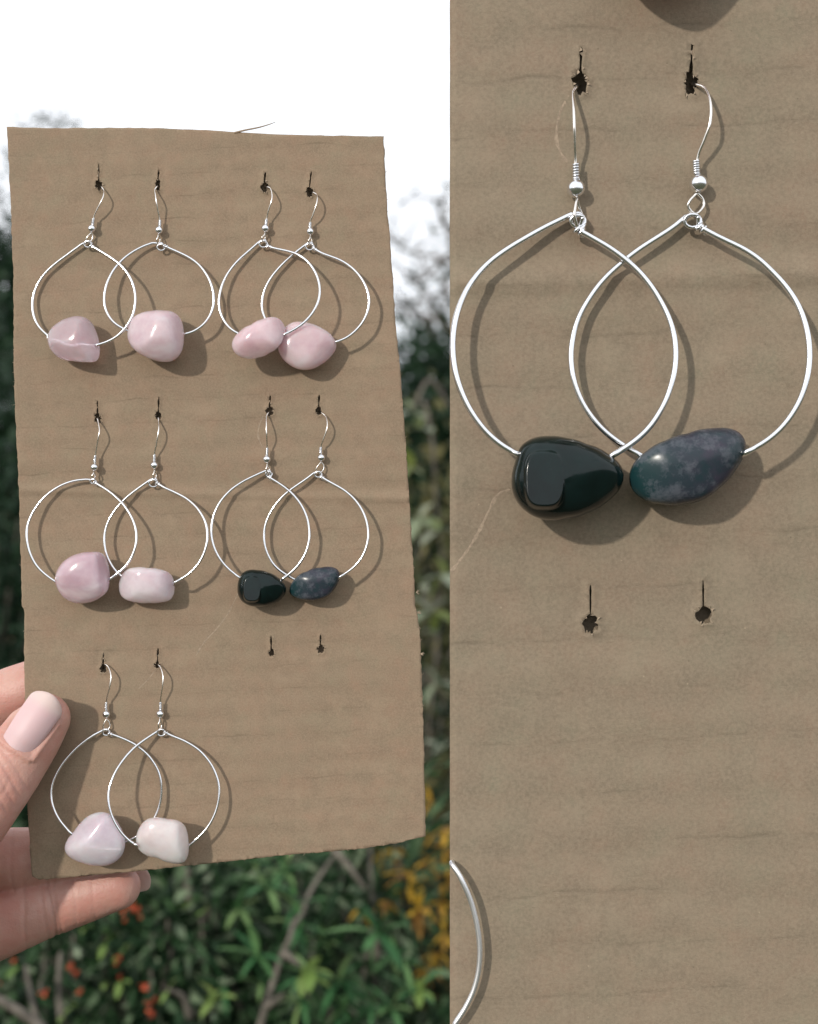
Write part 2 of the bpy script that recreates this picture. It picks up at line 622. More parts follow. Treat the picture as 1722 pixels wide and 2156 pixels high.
    bm = bmesh.new(); bm.from_mesh(ob.data); bmesh.ops.recalc_face_normals(bm, faces=bm.faces); bm.to_mesh(ob.data); bm.free()
    # ---- corrugated medium: a real wave, flutes running across the card
    core = MB()
    wl = 47.6 * k
    y = y0 + 4 * k
    lefts = sorted(outline, key=lambda p: p[1])
    def xr(yy):
        xs = []
        n = len(outline); jj = n - 1
        for i in range(n):
            xi, yi = outline[i]; xj, yj = outline[jj]
            if (yi > yy) != (yj > yy): xs.append((xj - xi) * (yy - yi) / (yj - yi) + xi)
            jj = i
        return (min(xs), max(xs)) if len(xs) >= 2 else None
    rows = []
    while y < y1 - 3 * k:
        r_ = xr(y)
        if r_:
            amp = (ti - 2 * lt) * 0.5 - 4.2 * k
            dz = -(ti * 0.5) + amp * math.sin(y / wl * 2 * math.pi) - 1.0 * k
            nx = 30 if clip_core else 30
            rows.append((y, [(r_[0] + 1.5 * k + (r_[1] - r_[0] - 3 * k) * i / nx, y, dz) for i in range(nx + 1)]))
        y += wl / 8
    V, F = [], []
    for ri, (yy, row) in enumerate(rows):
        V += [P(*q) for q in row]
    w = len(rows[0][1])
    hcen = [(a, b) for a, b, _ in hc]
    for ri in range(len(rows) - 1):
        for ci in range(w - 1):
            qx = (rows[ri][1][ci][0] + rows[ri][1][ci + 1][0]) / 2
            qy = rows[ri][0]
            if any(abs(qx - a) < 38 * k and -62 * k < qy - b < 30 * k for a, b in hcen): continue
            F.append((ri * w + ci, ri * w + ci + 1, (ri + 1) * w + ci + 1, (ri + 1) * w + ci))
    mk('corrugated_core', V, F, M_INNER_SHADED, root)
    # ---- torn lips round the punctures
    for (hx, hy, h) in hc:
        t = MB()
        for i in range(0, len(h), 1):
            if random.random() < (0.25 if i < 19 else 0.85): continue
            a = h[i]; b = h[(i + 1) % len(h)]
            mxp = ((a[0] + b[0]) / 2, (a[1] + b[1]) / 2)
            ox, oy = mxp[0] - hx, mxp[1] - (hy if mxp[1] > hy - 8 * k else mxp[1])
            L = math.hypot(ox, oy) or 1
            e = random.uniform(1.5, 4.6) * k
            z1 = 2.0 * k; z2 = z1 + random.uniform(0.3, 2.2) * k
            if random.random() < 0.4: e = -e * 0.7
            c = (mxp[0] + ox / L * e + random.uniform(-1, 1) * k, mxp[1] + oy / L * e + random.uniform(-1, 1) * k)
            pa, pb, pc = P(*a, z1 - .6 * k), P(*b, z1 - .6 * k), P(*c, z2)
            back = Vector((0, 0.5 * k * U, 0))
            t.add(([pa, pb, pc, pa + back, pb + back, pc + back], [(0, 1, 2), (3, 5, 4), (0, 3, 4, 1), (1, 4, 5, 2), (2, 5, 3, 0)]))
        if t.F: t.build('torn_edge', M_TORN, root, smooth=False)
    return root, height

def H(cx0, cx1, cy0, cy1, sx, sy, seed, k=1.0, sw=1.35):
    return hole_poly((cx0 + cx1) / 2, (cy0 + cy1) / 2, (cx1 - cx0) / 2, (cy1 - cy0) / 2, (sx, sy), seed, slit_w=1.6 if k == 1.0 else sw, k=k)

top = [(14, 267), (100, 270), (300, 269), (450, 275), (500, 279), (600, 284), (808, 287)]
right = [(808, 287), (813, 400), (822, 520), (834, 690), (842, 770), (851, 885), (860, 1020), (868, 1150), (873, 1240), (873.5, 1275), (880, 1300), (884, 1330), (888, 1430), (892, 1560), (895, 1681), (896, 1760)]
bottom = [(896, 1760), (840, 1774), (770, 1786), (562, 1804), (442, 1818), (276, 1835), (83, 1852), (68, 1845)]
left = [(68, 1845), (65, 1817), (59, 1716), (52, 1471), (51, 1356), (51.5, 1300), (50, 1282), (46, 1276), (46, 1254), (40, 1046), (30.5, 824), (29, 753), (28, 573), (21, 400), (14, 267)]
outl = wobble_line(top, 14, 0.7, 1) + wobble_line(right, 9, 1.1, 2) + wobble_line(bottom, 8, 1.3, 3) + wobble_line(left, 9, 1.0, 4)
holes_l = [H(201, 215, 380, 401, 208, 345, 11), H(327, 338, 377, 401, 335, 357, 12), H(549, 565, 383, 406, 558.5, 363, 13),
           H(644, 659, 394, 415, 655.5, 361, 14), H(198, 213, 871, 892, 205, 844, 15), H(327, 340, 867, 885, 334.5, 835, 16),
           H(560, 575, 856, 877, 569, 833, 17), H(665, 677, 855, 875, 672, 831, 18), H(565, 577, 1366, 1383, 570.6, 1338, 19),
           H(667, 682, 1358, 1375, 675, 1336, 20), H(210, 224, 1398, 1418, 218.5, 1374, 21), H(325, 338, 1394, 1407, 333, 1365, 22)]
card, h_card = make_card('cardboard_card', 'brown hand-cut cardboard card held by a hand, five pairs of hoop earrings on it',
                 outl, holes_l, 1.0, M_KRAFT, 19.0, lambda x: 1032 + 0.022 * (x - 45), P(450, 1845, -9), 7.0, True)

K2 = 2.25
outr = wobble_line([(947, -1150), (1990, -1150)], 40, 1.0, 5) + wobble_line([(1990, -1150), (1990, 2420)], 40, 1.0, 6) + \
       wobble_line([(1990, 2420), (947, 2420)], 40, 1.0, 7) + wobble_line([(947, 2420), (947, -1150)], 30, 0.25, 8)
holes_r = [H(1205, 1239, 148, 198, 1224, 99, 31, K2), H(1440, 1469, 152, 196, 1457, 93, 32, K2),
           H(1228, 1258, 1293, 1333, 1243, 1232, 33, K2, 0.75), H(1465, 1496, 1276, 1316, 1480, 1222, 34, K2, 0.65), H(1411, 1445, -890, -842, 1436, -966, 35, K2)]
card2, h_card2 = make_card('cardboard_card', 'large greyish cardboard panel on the right, one pair of dark stone hoop earrings on it',
                  outr, holes_r, K2, M_KRAFT_BIG, 19.0 * K2, lambda x: 596 - 0.025 * (x - 1029), P(1470, 2420, -20), 17.0, True)

def ribbon(name, pts, w, root, hfun, mat, lift=0.35, k=1.0):
    """a scuffed strip of lifted fibres following the card face"""
    pp = catmull([Vector((x, y, 0)) for x, y in pts], 8)
    V, F = [], []
    n = len(pp)
    for i, p in enumerate(pp):
        t = pp[min(i + 1, n - 1)] - pp[max(i - 1, 0)]
        nr = Vector((-t.y, t.x, 0)).normalized()
        ww = w * (0.35 + 0.65 * abs(mnoise.noise(Vector((p.x * 0.08 / k, p.y * 0.08 / k, 5))) * 1.6)) * (0.2 if i in (0, n - 1) else 1)
        for s in (-1, 0, 1):
            q = p + nr * ww * s
            V.append(P(q.x, q.y, hfun(q.x, q.y) + (lift * k if s == 0 else 0.04 * k)))
    for i in range(n - 1):
        for s in range(2):
            F.append((i * 3 + s, i * 3 + s + 1, i * 3 + s + 4, i * 3 + s + 3))
    return mk(name, V, F, mat, root)

ribbon('scratch', [(507, 1236), (495, 1262), (478, 1295), (455, 1325), (430, 1352), (412, 1381)], 2.0, card, h_card, M_SCUFF, 0.15)
ribbon('scratch', [(554, 876), (546, 895), (543, 915), (548, 932), (553, 942)], 2.2, card, h_card, M_SCUFF, 0.15)
ribbon('scratch', [(330, 1408), (310, 1432), (292, 1450)], 1.6, card, h_card, M_SCUFF, 0.15)
ribbon('scratch', [(1074, 1030), (1048, 1042), (1028, 1078), (1010, 1115), (990, 1150), (968, 1180), (949, 1204)], 5.0, card2, h_card2, M_SCUFF, 0.15, k=K2)
ribbon('scratch', [(1198, 200), (1178, 240), (1171, 290), (1180, 320), (1194, 342)], 5.0, card2, h_card2, M_SCUFF, 0.12, k=K2)
# sliver of liner peeling off the top edge, and loose fibres on the cut edge
pc = catmull([P(487, 281, -1), P(515, 274, 3), P(545, 268, 6), P(566, 262, 8), P(580, 257, 9)], 6)
V, F = [], []
for i, p in enumerate(pc):
    t = i / (len(pc) - 1)
    w = 2.3 * (1 - t) ** 0.8 + 0.25
    V += [p + Vector((0, -0.6 * U, -w * U)), p + Vector((0, -0.6 * U, w * 0.6 * U)), p + Vector((0, 0.8 * U, w * 0.6 * U)), p + Vector((0, 0.8 * U, -w * U))]
for i in range(len(pc) - 1):
    for s in range(4):
        F.append((i * 4 + s, i * 4 + (s + 1) % 4, i * 4 + 4 + (s + 1) % 4, i * 4 + 4 + s))
mk('paper_curl', V, F, M_KRAFT, card)
fz = MB()
rr = random.Random(5)
for q in range(70):
    i = rr.randrange(len(outl))
    a = outl[i]
    if a[1] < 320: continue
    L = rr.uniform(1.5, 6)
    sgn = 1 if a[0] > 450 else -1
    if a[1] > 1750: d = (rr.uniform(-1, 1), rr.uniform(.3, 1))
    else: d = (sgn * rr.uniform(.4, 1), rr.uniform(-1, 1))
    p0 = P(a[0], a[1], -1); p1 = P(a[0] + d[0] * L * .6, a[1] + d[1] * L * .6, 0.5); p2 = P(a[0] + d[0] * L, a[1] + d[1] * L + rr.uniform(-1, 1), 1)
    fz.add(tube([p0, p1, p2], [0.5 * U, 0.35 * U, 0.15 * U], 4))
for (x, y) in ((880, 1291), (887, 1376), (878, 1247)):
    for q in range(7):
        a = rr.uniform(-1.3, 1.3)
        fz.add(tube([P(x - 2, y, -1), P(x + 3 * math.cos(a), y + 3 * math.sin(a), 1), P(x + 7 * math.cos(a), y + 6 * math.sin(a), 1.5)], [0.7 * U, 0.5 * U, 0.2 * U], 4))
tag(fz.build('edge_fibres', M_TORN, card), kind='stuff')

# ------------------------------------------------------------------ earrings
def make_stone(outline, hd, dep, facets, mat, root, k, seed, pw=0.78, plateau=None):
    ol = np.array(outline, float)
    c = ol.mean(0)
    # area centroid is steadier than the mean of the points
    x, y = ol[:, 0], ol[:, 1]
    x2, y2 = np.roll(x, -1), np.roll(y, -1)
    cr_ = x * y2 - x2 * y
    Aa = cr_.sum() / 2
    c = np.array([((x + x2) * cr_).sum() / (6 * Aa), ((y + y2) * cr_).sum() / (6 * Aa)])
    ang = np.arctan2(-(ol[:, 1] - c[1]), ol[:, 0] - c[0])
    rad = np.hypot(ol[:, 0] - c[0], ol[:, 1] - c[1])
    o = np.argsort(ang); ang, rad = ang[o], rad[o]
    NU, NV = (240, 120) if plateau else (96, 48)
    th = np.linspace(-math.pi, math.pi, NU, endpoint=False)
    R = np.interp(th, np.r_[ang[-1] - 2 * math.pi, ang, ang[0] + 2 * math.pi], np.r_[rad[-1], rad, rad[0]])
    ker = np.array([0.5, 1, 2, 1, 0.5]) / 5.0
    for _ in range(6 if plateau else 1):
        R = np.convolve(np.r_[R[-2:], R, R[:2]], ker, 'valid')
    rm = R.mean()
    pts = []
    for j in range(NV + 1):
        ph = -math.pi / 2 + math.pi * j / NV
        cz = max(0.0, math.cos(ph)) ** pw
        sz = math.copysign(abs(math.sin(ph)) ** 0.92, math.sin(ph))
        Rj = R * cz
        # the outline relaxes towards round near the poles
        w = abs(sz) ** 2 * 0.5
        Rj = (R * (1 - w) + rm * w) * cz
        pts.append(np.stack([Rj * np.cos(th), Rj * np.sin(th), np.full(NU, sz * hd)], 1))
    pts = np.array(pts).reshape(-1, 3)
    nrmz = np.array([rm, rm, hd])
    q = pts / nrmz
    for i in range(len(q)):
        n_ = mnoise.noise(Vector(q[i] * 1.3) + Vector((seed * 3.1, 0, 0)))
        edge = abs(pts[i, 2]) / hd
        q[i] *= 1 + 0.07 * n_ * edge
    for (nx, ny, nd, dist) in facets:
        n_ = np.array([nx, ny, nd], float); n_ /= np.linalg.norm(n_)
        s = q @ n_
        over = 0.09 * np.log1p(np.exp((s - dist) / 0.09))
        q -= np.outer(over * 0.80, n_)
    g = q.reshape(NV + 1, NU, 3)
    for _ in range(5):
        lap = (np.roll(g, 1, 1) + np.roll(g, -1, 1)) / 2
        g2 = g.copy()
        g2[1:-1] = 0.5 * g[1:-1] + 0.2 * lap[1:-1] + 0.15 * (g[:-2] + g[2:])
        g = g2
    g[0] = g[1].mean(0); g[-1] = g[-2].mean(0)
    q = g.reshape(-1, 3)
    # keep the traced outline after the smoothing
    ext = np.abs(q).max(0)
    want = np.array([np.abs(R * np.cos(th)).max() / rm, np.abs(R * np.sin(th)).max() / rm, 0.97])
    q = q * (want / ext)
    if plateau:                                        # a ground flat with its own rounded rim
        (ox, oy), (ax_, ay_), hgt = plateau
        d = (np.abs((q[:, 0] - ox) / ax_) ** 3.2 + np.abs((q[:, 1] - oy) / ay_) ** 3.2) ** (1 / 3.2)
        w = np.clip((1.10 - d) / 0.20, 0, 1); w = w * w * (3 - 2 * w)
        fl = w
        base_z = q[:, 2][(d < 0.3) & (q[:, 2] > 0)].mean()
        tgt = base_z + hgt + 0.10 * (q[:, 0] - ox) - 0.16 * (q[:, 1] - oy)
        q[:, 2] = np.where(q[:, 2] > 0, q[:, 2] * (1 - fl) + tgt * fl, q[:, 2])
    pts = q * nrmz
    V = [P(c[0] + p[0], c[1] - p[1], dep + p[2]) for p in pts]
    F = []
    for j in range(NV):
        for i in range(NU):
            i2 = (i + 1) % NU
            F.append((j * NU + i, j * NU + i2, (j + 1) * NU + i2, (j + 1) * NU + i))
    o = mk('stone', V, F, mat, root)
    bm = bmesh.new(); bm.from_mesh(o.data)
    bmesh.ops.remove_doubles(bm, verts=bm.verts, dist=1e-7)
    bmesh.ops.recalc_face_normals(bm, faces=bm.faces)
    bm.to_mesh(o.data); bm.free()
    o.data.polygons.foreach_set('use_smooth', [True] * len(o.data.polygons))
    return c

def earring(spec, tf, k, label, group, mat, hol):
    """spec in the units of one enlarged view; tf turns them into card drawing units"""
    T = lambda p: tf(*p)
    hole = T(spec['hook'][0])
    root = empty('hoop_earring', P(hole[0], hole[1], 0), label, 'earring', group)
    S = spec
    dl, dr, ds = S['dl'] * k * 1.12, S['dr'] * k * 1.12, S['ds'] * k
    # ear wire: out of the hole, bowing forward, down through coil and bead to the loop
    hk = [T(p) for p in S['hook']]
    n = len(hk)
    prof = [-9, 9, 20, 23, 19, 13]
    pts = []
    for i, p in enumerate(hk):
        u = i / (n - 1) * (len(prof) - 1)
        a = int(min(u, len(prof) - 2)); f = u - a
        pts.append(P(p[0], p[1], (prof[a] * (1 - f) + prof[a + 1] * f) * k))
    hx, hy = sum(p[0] for p in hol[:19]) / 19, sum(p[1] for p in hol[:19]) / 19
    pts[0] = P(hk[0][0] * .75 + hx * .25, hk[0][1] * .75 + hy * .25, 2 * k)
    pts.insert(0, P(hx, hy, -13 * k))
    bead = T(S['bead']); rb = S['rb'] * (tf(1, 0)[0] - tf(0, 0)[0])
    pts.append(P(bead[0], bead[1], 12 * k))
    lp = [T(p) for p in S['loop']]
    loop_pts = [P(bead[0], bead[1] + rb * .8, 12 * k)]
    if len(lp) == 2:                                    # seen nearly edge-on
        (xa, ya), (xb, yb) = lp
        wx = 3.4 * k
        ring = [(xa, ya, 12), (xa - wx * .5, (ya * 2 + yb) / 3, 17), (xb - wx, (ya + yb * 2) / 3, 18), (xb, yb + 2 * k, 12),
                (xb + wx, (ya + yb * 2) / 3, 5), (xa + wx * .5, (ya * 2 + yb) / 3, 7), (xa, ya, 11)]
    else:                                               # open teardrop
        (xa, ya), (xl, yl), (xr_, yr_) = lp
        ring = [(xa, ya, 13), ((xa + xl * 2) / 3 - 1 * k, (ya + yl * 2) / 3 - 2 * k, 14), (xl, yl, 13), ((xl + xr_) / 2, max(yl, yr_) + 6 * k, 11),
                (xr_, (yr_ + yl) / 2, 9), ((xa + xr_ * 2) / 3 + 1 * k, (ya + yr_ * 2) / 3 - 2 * k, 9), (xa, ya, 11)]
    wire = MB()
    wire.add(tube(catmull(pts, 8), 1.55 * k * U, 8))
    wire.add(tube(catmull([P(x, y, z * k) for x, y, z in ring], 6), 1.5 * k * U, 8))
    wire.build('ear_wire', M_SILVER_TINT, root)
    c0, c1 = [T(p) for p in S['coil']]
    helix = []
    turns, m = 6, 84
    for i in range(m + 1):
        t = i / m
        a = t * turns * 2 * math.pi
        cx = c0[0] + (c1[0] - c0[0]) * t; cy = c0[1] + (c1[1] - c0[1]) * t
        helix.append(P(cx + 2.7 * k * math.cos(a), cy, 12.5 * k + 2.7 * k * math.sin(a)))
    V, F = tube(helix, 1.15 * k * U, 6)
    mk('coil', V, F, M_SILVER, root)
    V, F = uvsphere(P(bead[0], bead[1], 12 * k), rb * U, 20, 12)
    mk('ball_bead', V, F, M_SILVER, root)
    # hoop
    ap = T(S['apex'])
    so = [T(p) for p in S['stone']]
    sy = sum(p[1] for p in so) / len(so)
    def dep(p, side):
        t = max(0, min(1, (p[1] - ap[1]) / (sy - ap[1])))
        return (1 - t) ** 2 * 10 * k + 2 * t * (1 - t) * side + t * t * (0.4 * ds + 0.6 * side)
    def relax(q):
        q = catmull([Vector((x, y, 0)) for x, y in q], 4)
        a = np.array([[p.x, p.y] for p in q])
        for _ in range(20):
            a[1:-1] = 0.5 * a[1:-1] + 0.25 * (a[:-2] + a[2:])
        a = a[::2] if len(a) % 2 else np.vstack([a[:-1:2], a[-1:]])
        return [tuple(p) for p in a]
    L = relax([T(p) for p in S['L']]); R = relax([T(p) for p in S['R']])
    pl = [P(p[0], p[1], dep(p, dl)) for p in L]
    pr = [P(p[0], p[1], dep(p, dr)) for p in R]
    sc = (sum(p[0] for p in so) / len(so), sy)
    def inward(q, d0):
        (xa, ya), (xb, yb) = q[-3], q[-1]
        l_ = math.hypot(xb - xa, yb - ya)
        return P(xb + (xb - xa) / l_ * 14 * k, yb + (yb - ya) / l_ * 14 * k, d0)
    inl = inward(L, ds * .55); inr = inward(R, ds * .55)
    rx, ry = T(S['ring']); r0 = S['rr'] * (tf(1, 0)[0] - tf(0, 0)[0])
    # wrapped eye at the apex: one and a half turns of the same wire
    eye = []
    for i in range(20):
        a = math.radians(200 - i * 27)
        eye.append(P(rx + r0 * math.cos(a), ry - r0 * 0.8 * math.sin(a), (7 + i * 0.45) * k))
    path = catmull([P(ap[0], ap[1], 10 * k)] + pl + [inl, inr] + pr[::-1], 8)
    path = [p + Vector((mnoise.noise(p * (260 / k)), mnoise.noise(p * (260 / k) + Vector((9, 0, 0))), mnoise.noise(p * (260 / k) + Vector((0, 9, 0))))) * 0.25 * k * U for p in path]
    hw = MB()
    hw.add(tube(path, 2.85 * k * U, 10))
    hw.add(tube(eye, 1.9 * k * U, 8))
    r1 = R[0]; r2 = R[2]
    # tail wrapped over the start of the right arm
    dx, dy = r2[0] - r1[0], r2[1] - r1[1]
    LL = math.hypot(dx, dy); dx /= LL; dy /= LL
    tail = []
    for i in range(26):
        t = i / 25
        a = t * 2 * math.pi * 2
        b0 = (r1[0] + dx * (t * 9 - 5) * k, r1[1] + dy * (t * 9 - 5) * k)
        tail.append(P(b0[0] - dy * 3.6 * k * math.cos(a), b0[1] + dx * 3.6 * k * math.cos(a), 11 * k + 3.6 * k * math.sin(a)))
    hw.add(tube(tail, 1.7 * k * U, 7))
    hw.add(tube(catmull([eye[-1], P(*( (rx + r1[0]) / 2, (ry + r1[1]) / 2), 11 * k), tail[0]], 5), 1.9 * k * U, 7))
    hw.add(tube(catmull([P(ap[0], ap[1], 10 * k), P((ap[0] + rx) / 2 + r0 * .6, (ap[1] + ry) / 2 - r0 * .55, 10 * k), P(rx + r0 * .95, ry, 9 * k), pr[0]], 5), 2.3 * k * U, 8))
    hw.build('hoop', M_SILVER, root)
    make_stone(so, S['hd'] * k, ds, S.get('facets', []), mat, root, k, S.get('seed', 1), S.get('pw', 0.78), S.get('plateau'))
    return root

z1 = lambda x, y: (x * .2775, 212.4 + y * .2775)
z2 = lambda x, y: (442.5 + x * .2981, 247.8 + y * .2981)
z3 = lambda x, y: (x * .2775, 796.5 + y * .2775)
z4 = lambda x, y: (424.8 + x * .3083, 796.5 + y * .3083)
z5 = lambda x, y: (x * .2878, 1327.5 + y * .2878)
zr = lambda x, y: (938 + x * .4553, y * .4553)
r2 = lambda *a: [(x, y + 1088.4) for x, y in a]

Q = {}
Q[1] = dict(hook=[(775, 655), (787, 680), (785, 720), (765, 770), (735, 830), (712, 885)], coil=[(708, 892), (701, 946)], bead=(697, 970), rb=30,
    loop=[(695, 1000), (655, 1055), (700, 1040)], apex=(655, 1075), ring=(668, 1088), rr=30, dl=9, dr=44, ds=43, hd=38,
    L=[(620, 1090), (540, 1150), (450, 1210), (350, 1290), (280, 1380), (240, 1490), (240, 1590), (265, 1680), (310, 1740), (362, 1782)],
    R=[(700, 1105), (740, 1130), (850, 1190), (930, 1250), (1000, 1340), (1035, 1450), (1030, 1560), (1005, 1650), (950, 1740), (880, 1800), (800, 1840), (725, 1855)],
    stone=[(360, 1780), (380, 1730), (440, 1680), (520, 1645), (600, 1632), (660, 1650), (705, 1690), (735, 1750), (755, 1830), (765, 1910), (755, 1960), (725, 1980), (650, 1980), (560, 1972), (480, 1965), (430, 1940), (390, 1895), (365, 1840)],
    facets=[(0.75, 0.1, 0.65, 0.62), (-0.5, 0.45, 0.75, 0.72), (-0.35, -0.6, 0.7, 0.72), (0.05, 0.1, 1, 0.86)], seed=1)
Q[2] = dict(hook=[(1192, 650), (1175, 675), (1180, 720), (1187, 770), (1197, 830), (1210, 900)], coil=[(1213, 907), (1211, 957)], bead=(1207, 982), rb=30,
    loop=[(1203, 1010), (1202, 1080)], apex=(1195, 1082), ring=(1222, 1112), rr=30, dl=30, dr=22, ds=47, hd=43,
    L=[(1160, 1080), (1100, 1095), (1010, 1140), (920, 1205), (850, 1290), (800, 1390), (780, 1500), (795, 1590), (840, 1670), (890, 1710), (970, 1745)],
    R=[(1260, 1105), (1310, 1135), (1400, 1165), (1480, 1210), (1560, 1290), (1610, 1390), (1630, 1490), (1620, 1580), (1590, 1650), (1530, 1720), (1460, 1760), (1400, 1770)],
    stone=[(970, 1740), (975, 1690), (1010, 1640), (1070, 1610), (1150, 1595), (1240, 1592), (1310, 1600), (1360, 1635), (1385, 1680), (1395, 1740), (1397, 1800), (1388, 1870), (1360, 1930), (1320, 1970), (1260, 1982), (1180, 1970), (1100, 1935), (1020, 1885), (980, 1830), (965, 1785)],
    facets=[(-0.6, 0.2, 0.6, 0.8), (0.8, 0.1, 0.5, 0.82), (0.1, -0.6, 0.7, 0.85)], seed=2)
Q[3] = dict(hook=[(405, 488), (425, 500), (437, 550), (430, 600), (412, 655), (400, 710)], coil=[(397, 717), (393, 757)], bead=(390, 783), rb=29,
    loop=[(387, 808), (376, 872)], apex=(365, 868), ring=(375, 893), rr=29, dl=14, dr=58, ds=66, hd=33,
    L=[(345, 880), (290, 930), (200, 1000), (130, 1080), (75, 1180), (50, 1290), (65, 1390), (110, 1465), (160, 1510), (205, 1528)],
    R=[(420, 912), (440, 922), (500, 935), (580, 945), (660, 980), (740, 1060), (785, 1180), (780, 1270), (740, 1370), (680, 1440), (600, 1500), (515, 1535)],
    stone=[(150, 1600), (165, 1560), (210, 1510), (290, 1465), (370, 1425), (440, 1407), (500, 1415), (535, 1445), (542, 1490), (525, 1540), (480, 1620), (420, 1660), (340, 1695), (260, 1705), (200, 1685), (160, 1640)],
    facets=[(0.75, 0.35, 0.55, 0.85), (0.0, -0.75, 0.6, 0.72)], seed=3)
Q[4] = dict(hook=[(733, 528), (752, 545), (756, 580), (745, 630), (725, 690), (708, 735)], coil=[(706, 742), (704, 777)], bead=(707, 805), rb=28,
    loop=[(709, 832), (706, 892)], apex=(693, 885), ring=(703, 912), rr=29, dl=12, dr=38, ds=36, hd=31,
    L=[(680, 895), (600, 950), (500, 1040), (420, 1130), (370, 1230), (357, 1320), (370, 1390), (395, 1440), (440, 1510), (500, 1560)],
    R=[(740, 930), (765, 945), (800, 970), (880, 985), (980, 1030), (1070, 1120), (1120, 1220), (1130, 1310), (1110, 1400), (1060, 1480), (990, 1545), (930, 1572), (885, 1585)],
    stone=[(480, 1620), (490, 1550), (530, 1480), (580, 1445), (640, 1440), (710, 1455), (790, 1490), (860, 1545), (893, 1600), (890, 1640), (850, 1690), (780, 1745), (700, 1780), (630, 1778), (560, 1745), (505, 1690)],
    facets=[(0.1, 0.1, 1, 0.88), (0.7, -0.3, 0.6, 0.85)], seed=4)
Q[5] = dict(hook=[(737, 298), (745, 330), (755, 390), (748, 440), (738, 500), (725, 580)], coil=[(722, 587), (717, 642)], bead=(717, 675), rb=30,
    loop=[(713, 706), (710, 762)], apex=(690, 770), ring=(706, 783), rr=22, dl=20, dr=40, ds=46, hd=40,
    L=[(660, 768), (600, 770), (510, 785), (400, 840), (310, 920), (240, 1020), (205, 1110), (195, 1200), (215, 1310), (260, 1410), (320, 1480), (425, 1547)],
    R=[(725, 795), (750, 810), (830, 855), (920, 930), (980, 1010), (1030, 1110), (1045, 1200), (1030, 1300), (990, 1390), (930, 1460), (830, 1525)],
    stone=[(418, 1540), (420, 1490), (450, 1430), (510, 1370), (590, 1335), (690, 1322), (770, 1322), (810, 1345), (835, 1410), (845, 1480), (835, 1550), (825, 1605), (770, 1655), (690, 1695), (610, 1708), (530, 1695), (480, 1660), (440, 1605)],
    facets=[(0.85, 0.2, 0.45, 0.78), (0.0, 0.15, 1, 0.86), (-0.2, -0.7, 0.65, 0.8)], seed=5)
Q[6] = dict(hook=[(1202, 298), (1203, 330), (1205, 380), (1197, 440), (1185, 510), (1172, 575)], coil=[(1171, 580), (1169, 632)], bead=(1171, 660), rb=30,
    loop=[(1174, 690), (1174, 764)], apex=(1158, 764), ring=(1163, 797), rr=34, dl=20, dr=44, ds=36, hd=32,
    L=[(1140, 772), (1080, 815), (1000, 870), (920, 935), (850, 1020), (800, 1120), (783, 1220), (795, 1310), (830, 1410), (890, 1480), (935, 1512)],
    R=[(1200, 800), (1230, 822), (1270, 845), (1370, 880), (1460, 935), (1540, 1030), (1580, 1130), (1580, 1230), (1555, 1330), (1500, 1430), (1430, 1500), (1320, 1552)],
    stone=[(903, 1600), (905, 1550), (930, 1490), (970, 1445), (1030, 1435), (1120, 1442), (1210, 1450), (1280, 1475), (1320, 1520), (1330, 1580), (1325, 1640), (1290, 1685), (1220, 1700), (1130, 1705), (1040, 1700), (960, 1680), (915, 1645)],
    facets=[(0.0, -0.8, 0.5, 0.72), (-0.8, 0.0, 0.6, 0.85), (0.85, 0.0, 0.5, 0.85), (0, .1, 1, .9)], seed=6, pw=0.66)
Q[7] = dict(hook=[(455, 232), (442, 260), (441, 320), (442, 375), (444, 420), (446, 470)], coil=[(446, 477), (444, 527)], bead=(444, 553), rb=28,
    loop=[(449, 580), (452, 648)], apex=(438, 632), ring=(458, 655), rr=22, dl=32, dr=30, ds=40, hd=36,
    L=[(425, 637), (340, 675), (250, 715), (160, 790), (100, 870), (65, 970), (58, 1060), (75, 1150), (120, 1240), (180, 1310), (266, 1367)],
    R=[(465, 680), (490, 695), (540, 725), (610, 775), (670, 840), (720, 930), (745, 1040), (735, 1140), (700, 1230), (640, 1310), (548, 1374)],
    stone=[(243, 1430), (255, 1370), (275, 1330), (320, 1308), (380, 1310), (450, 1325), (520, 1360), (560, 1395), (578, 1430), (570, 1475), (530, 1520), (470, 1545), (390, 1558), (320, 1550), (270, 1520), (248, 1480)],
    facets=[(0.5, -0.4, 0.9, 0.98), (0.2, 0.6, 0.8, 1.0)], seed=7, pw=0.5, plateau=((-0.40, -0.04), (0.40, 0.58), 0.035))
Q[8] = dict(hook=[(822, 238), (845, 260), (857, 310), (850, 360), (830, 420), (815, 465)], coil=[(812, 472), (810, 514)], bead=(816, 542), rb=27,
    loop=[(815, 572), (782, 628), (832, 612)], apex=(778, 642), ring=(795, 657), rr=24, dl=14, dr=42, ds=32, hd=28,
    L=[(760, 652), (720, 690), (620, 745), (540, 810), (470, 900), (430, 990), (417, 1080), (430, 1170), (470, 1260), (540, 1330), (635, 1374)],
    R=[(825, 680), (855, 702), (930, 735), (1010, 785), (1080, 860), (1130, 960), (1147, 1060), (1130, 1160), (1090, 1240), (1030, 1310), (935, 1362)],
    stone=[(595, 1450), (615, 1400), (650, 1355), (720, 1320), (810, 1295), (880, 1287), (925, 1300), (943, 1340), (935, 1380), (900, 1440), (860, 1485), (800, 1510), (720, 1515), (650, 1500), (605, 1480)],
    facets=[(-0.1, 0.6, 0.8, 0.86), (0.2, -0.3, 1, 0.9), (-0.6, -0.1, 0.9, 0.92)], seed=8, pw=0.55)
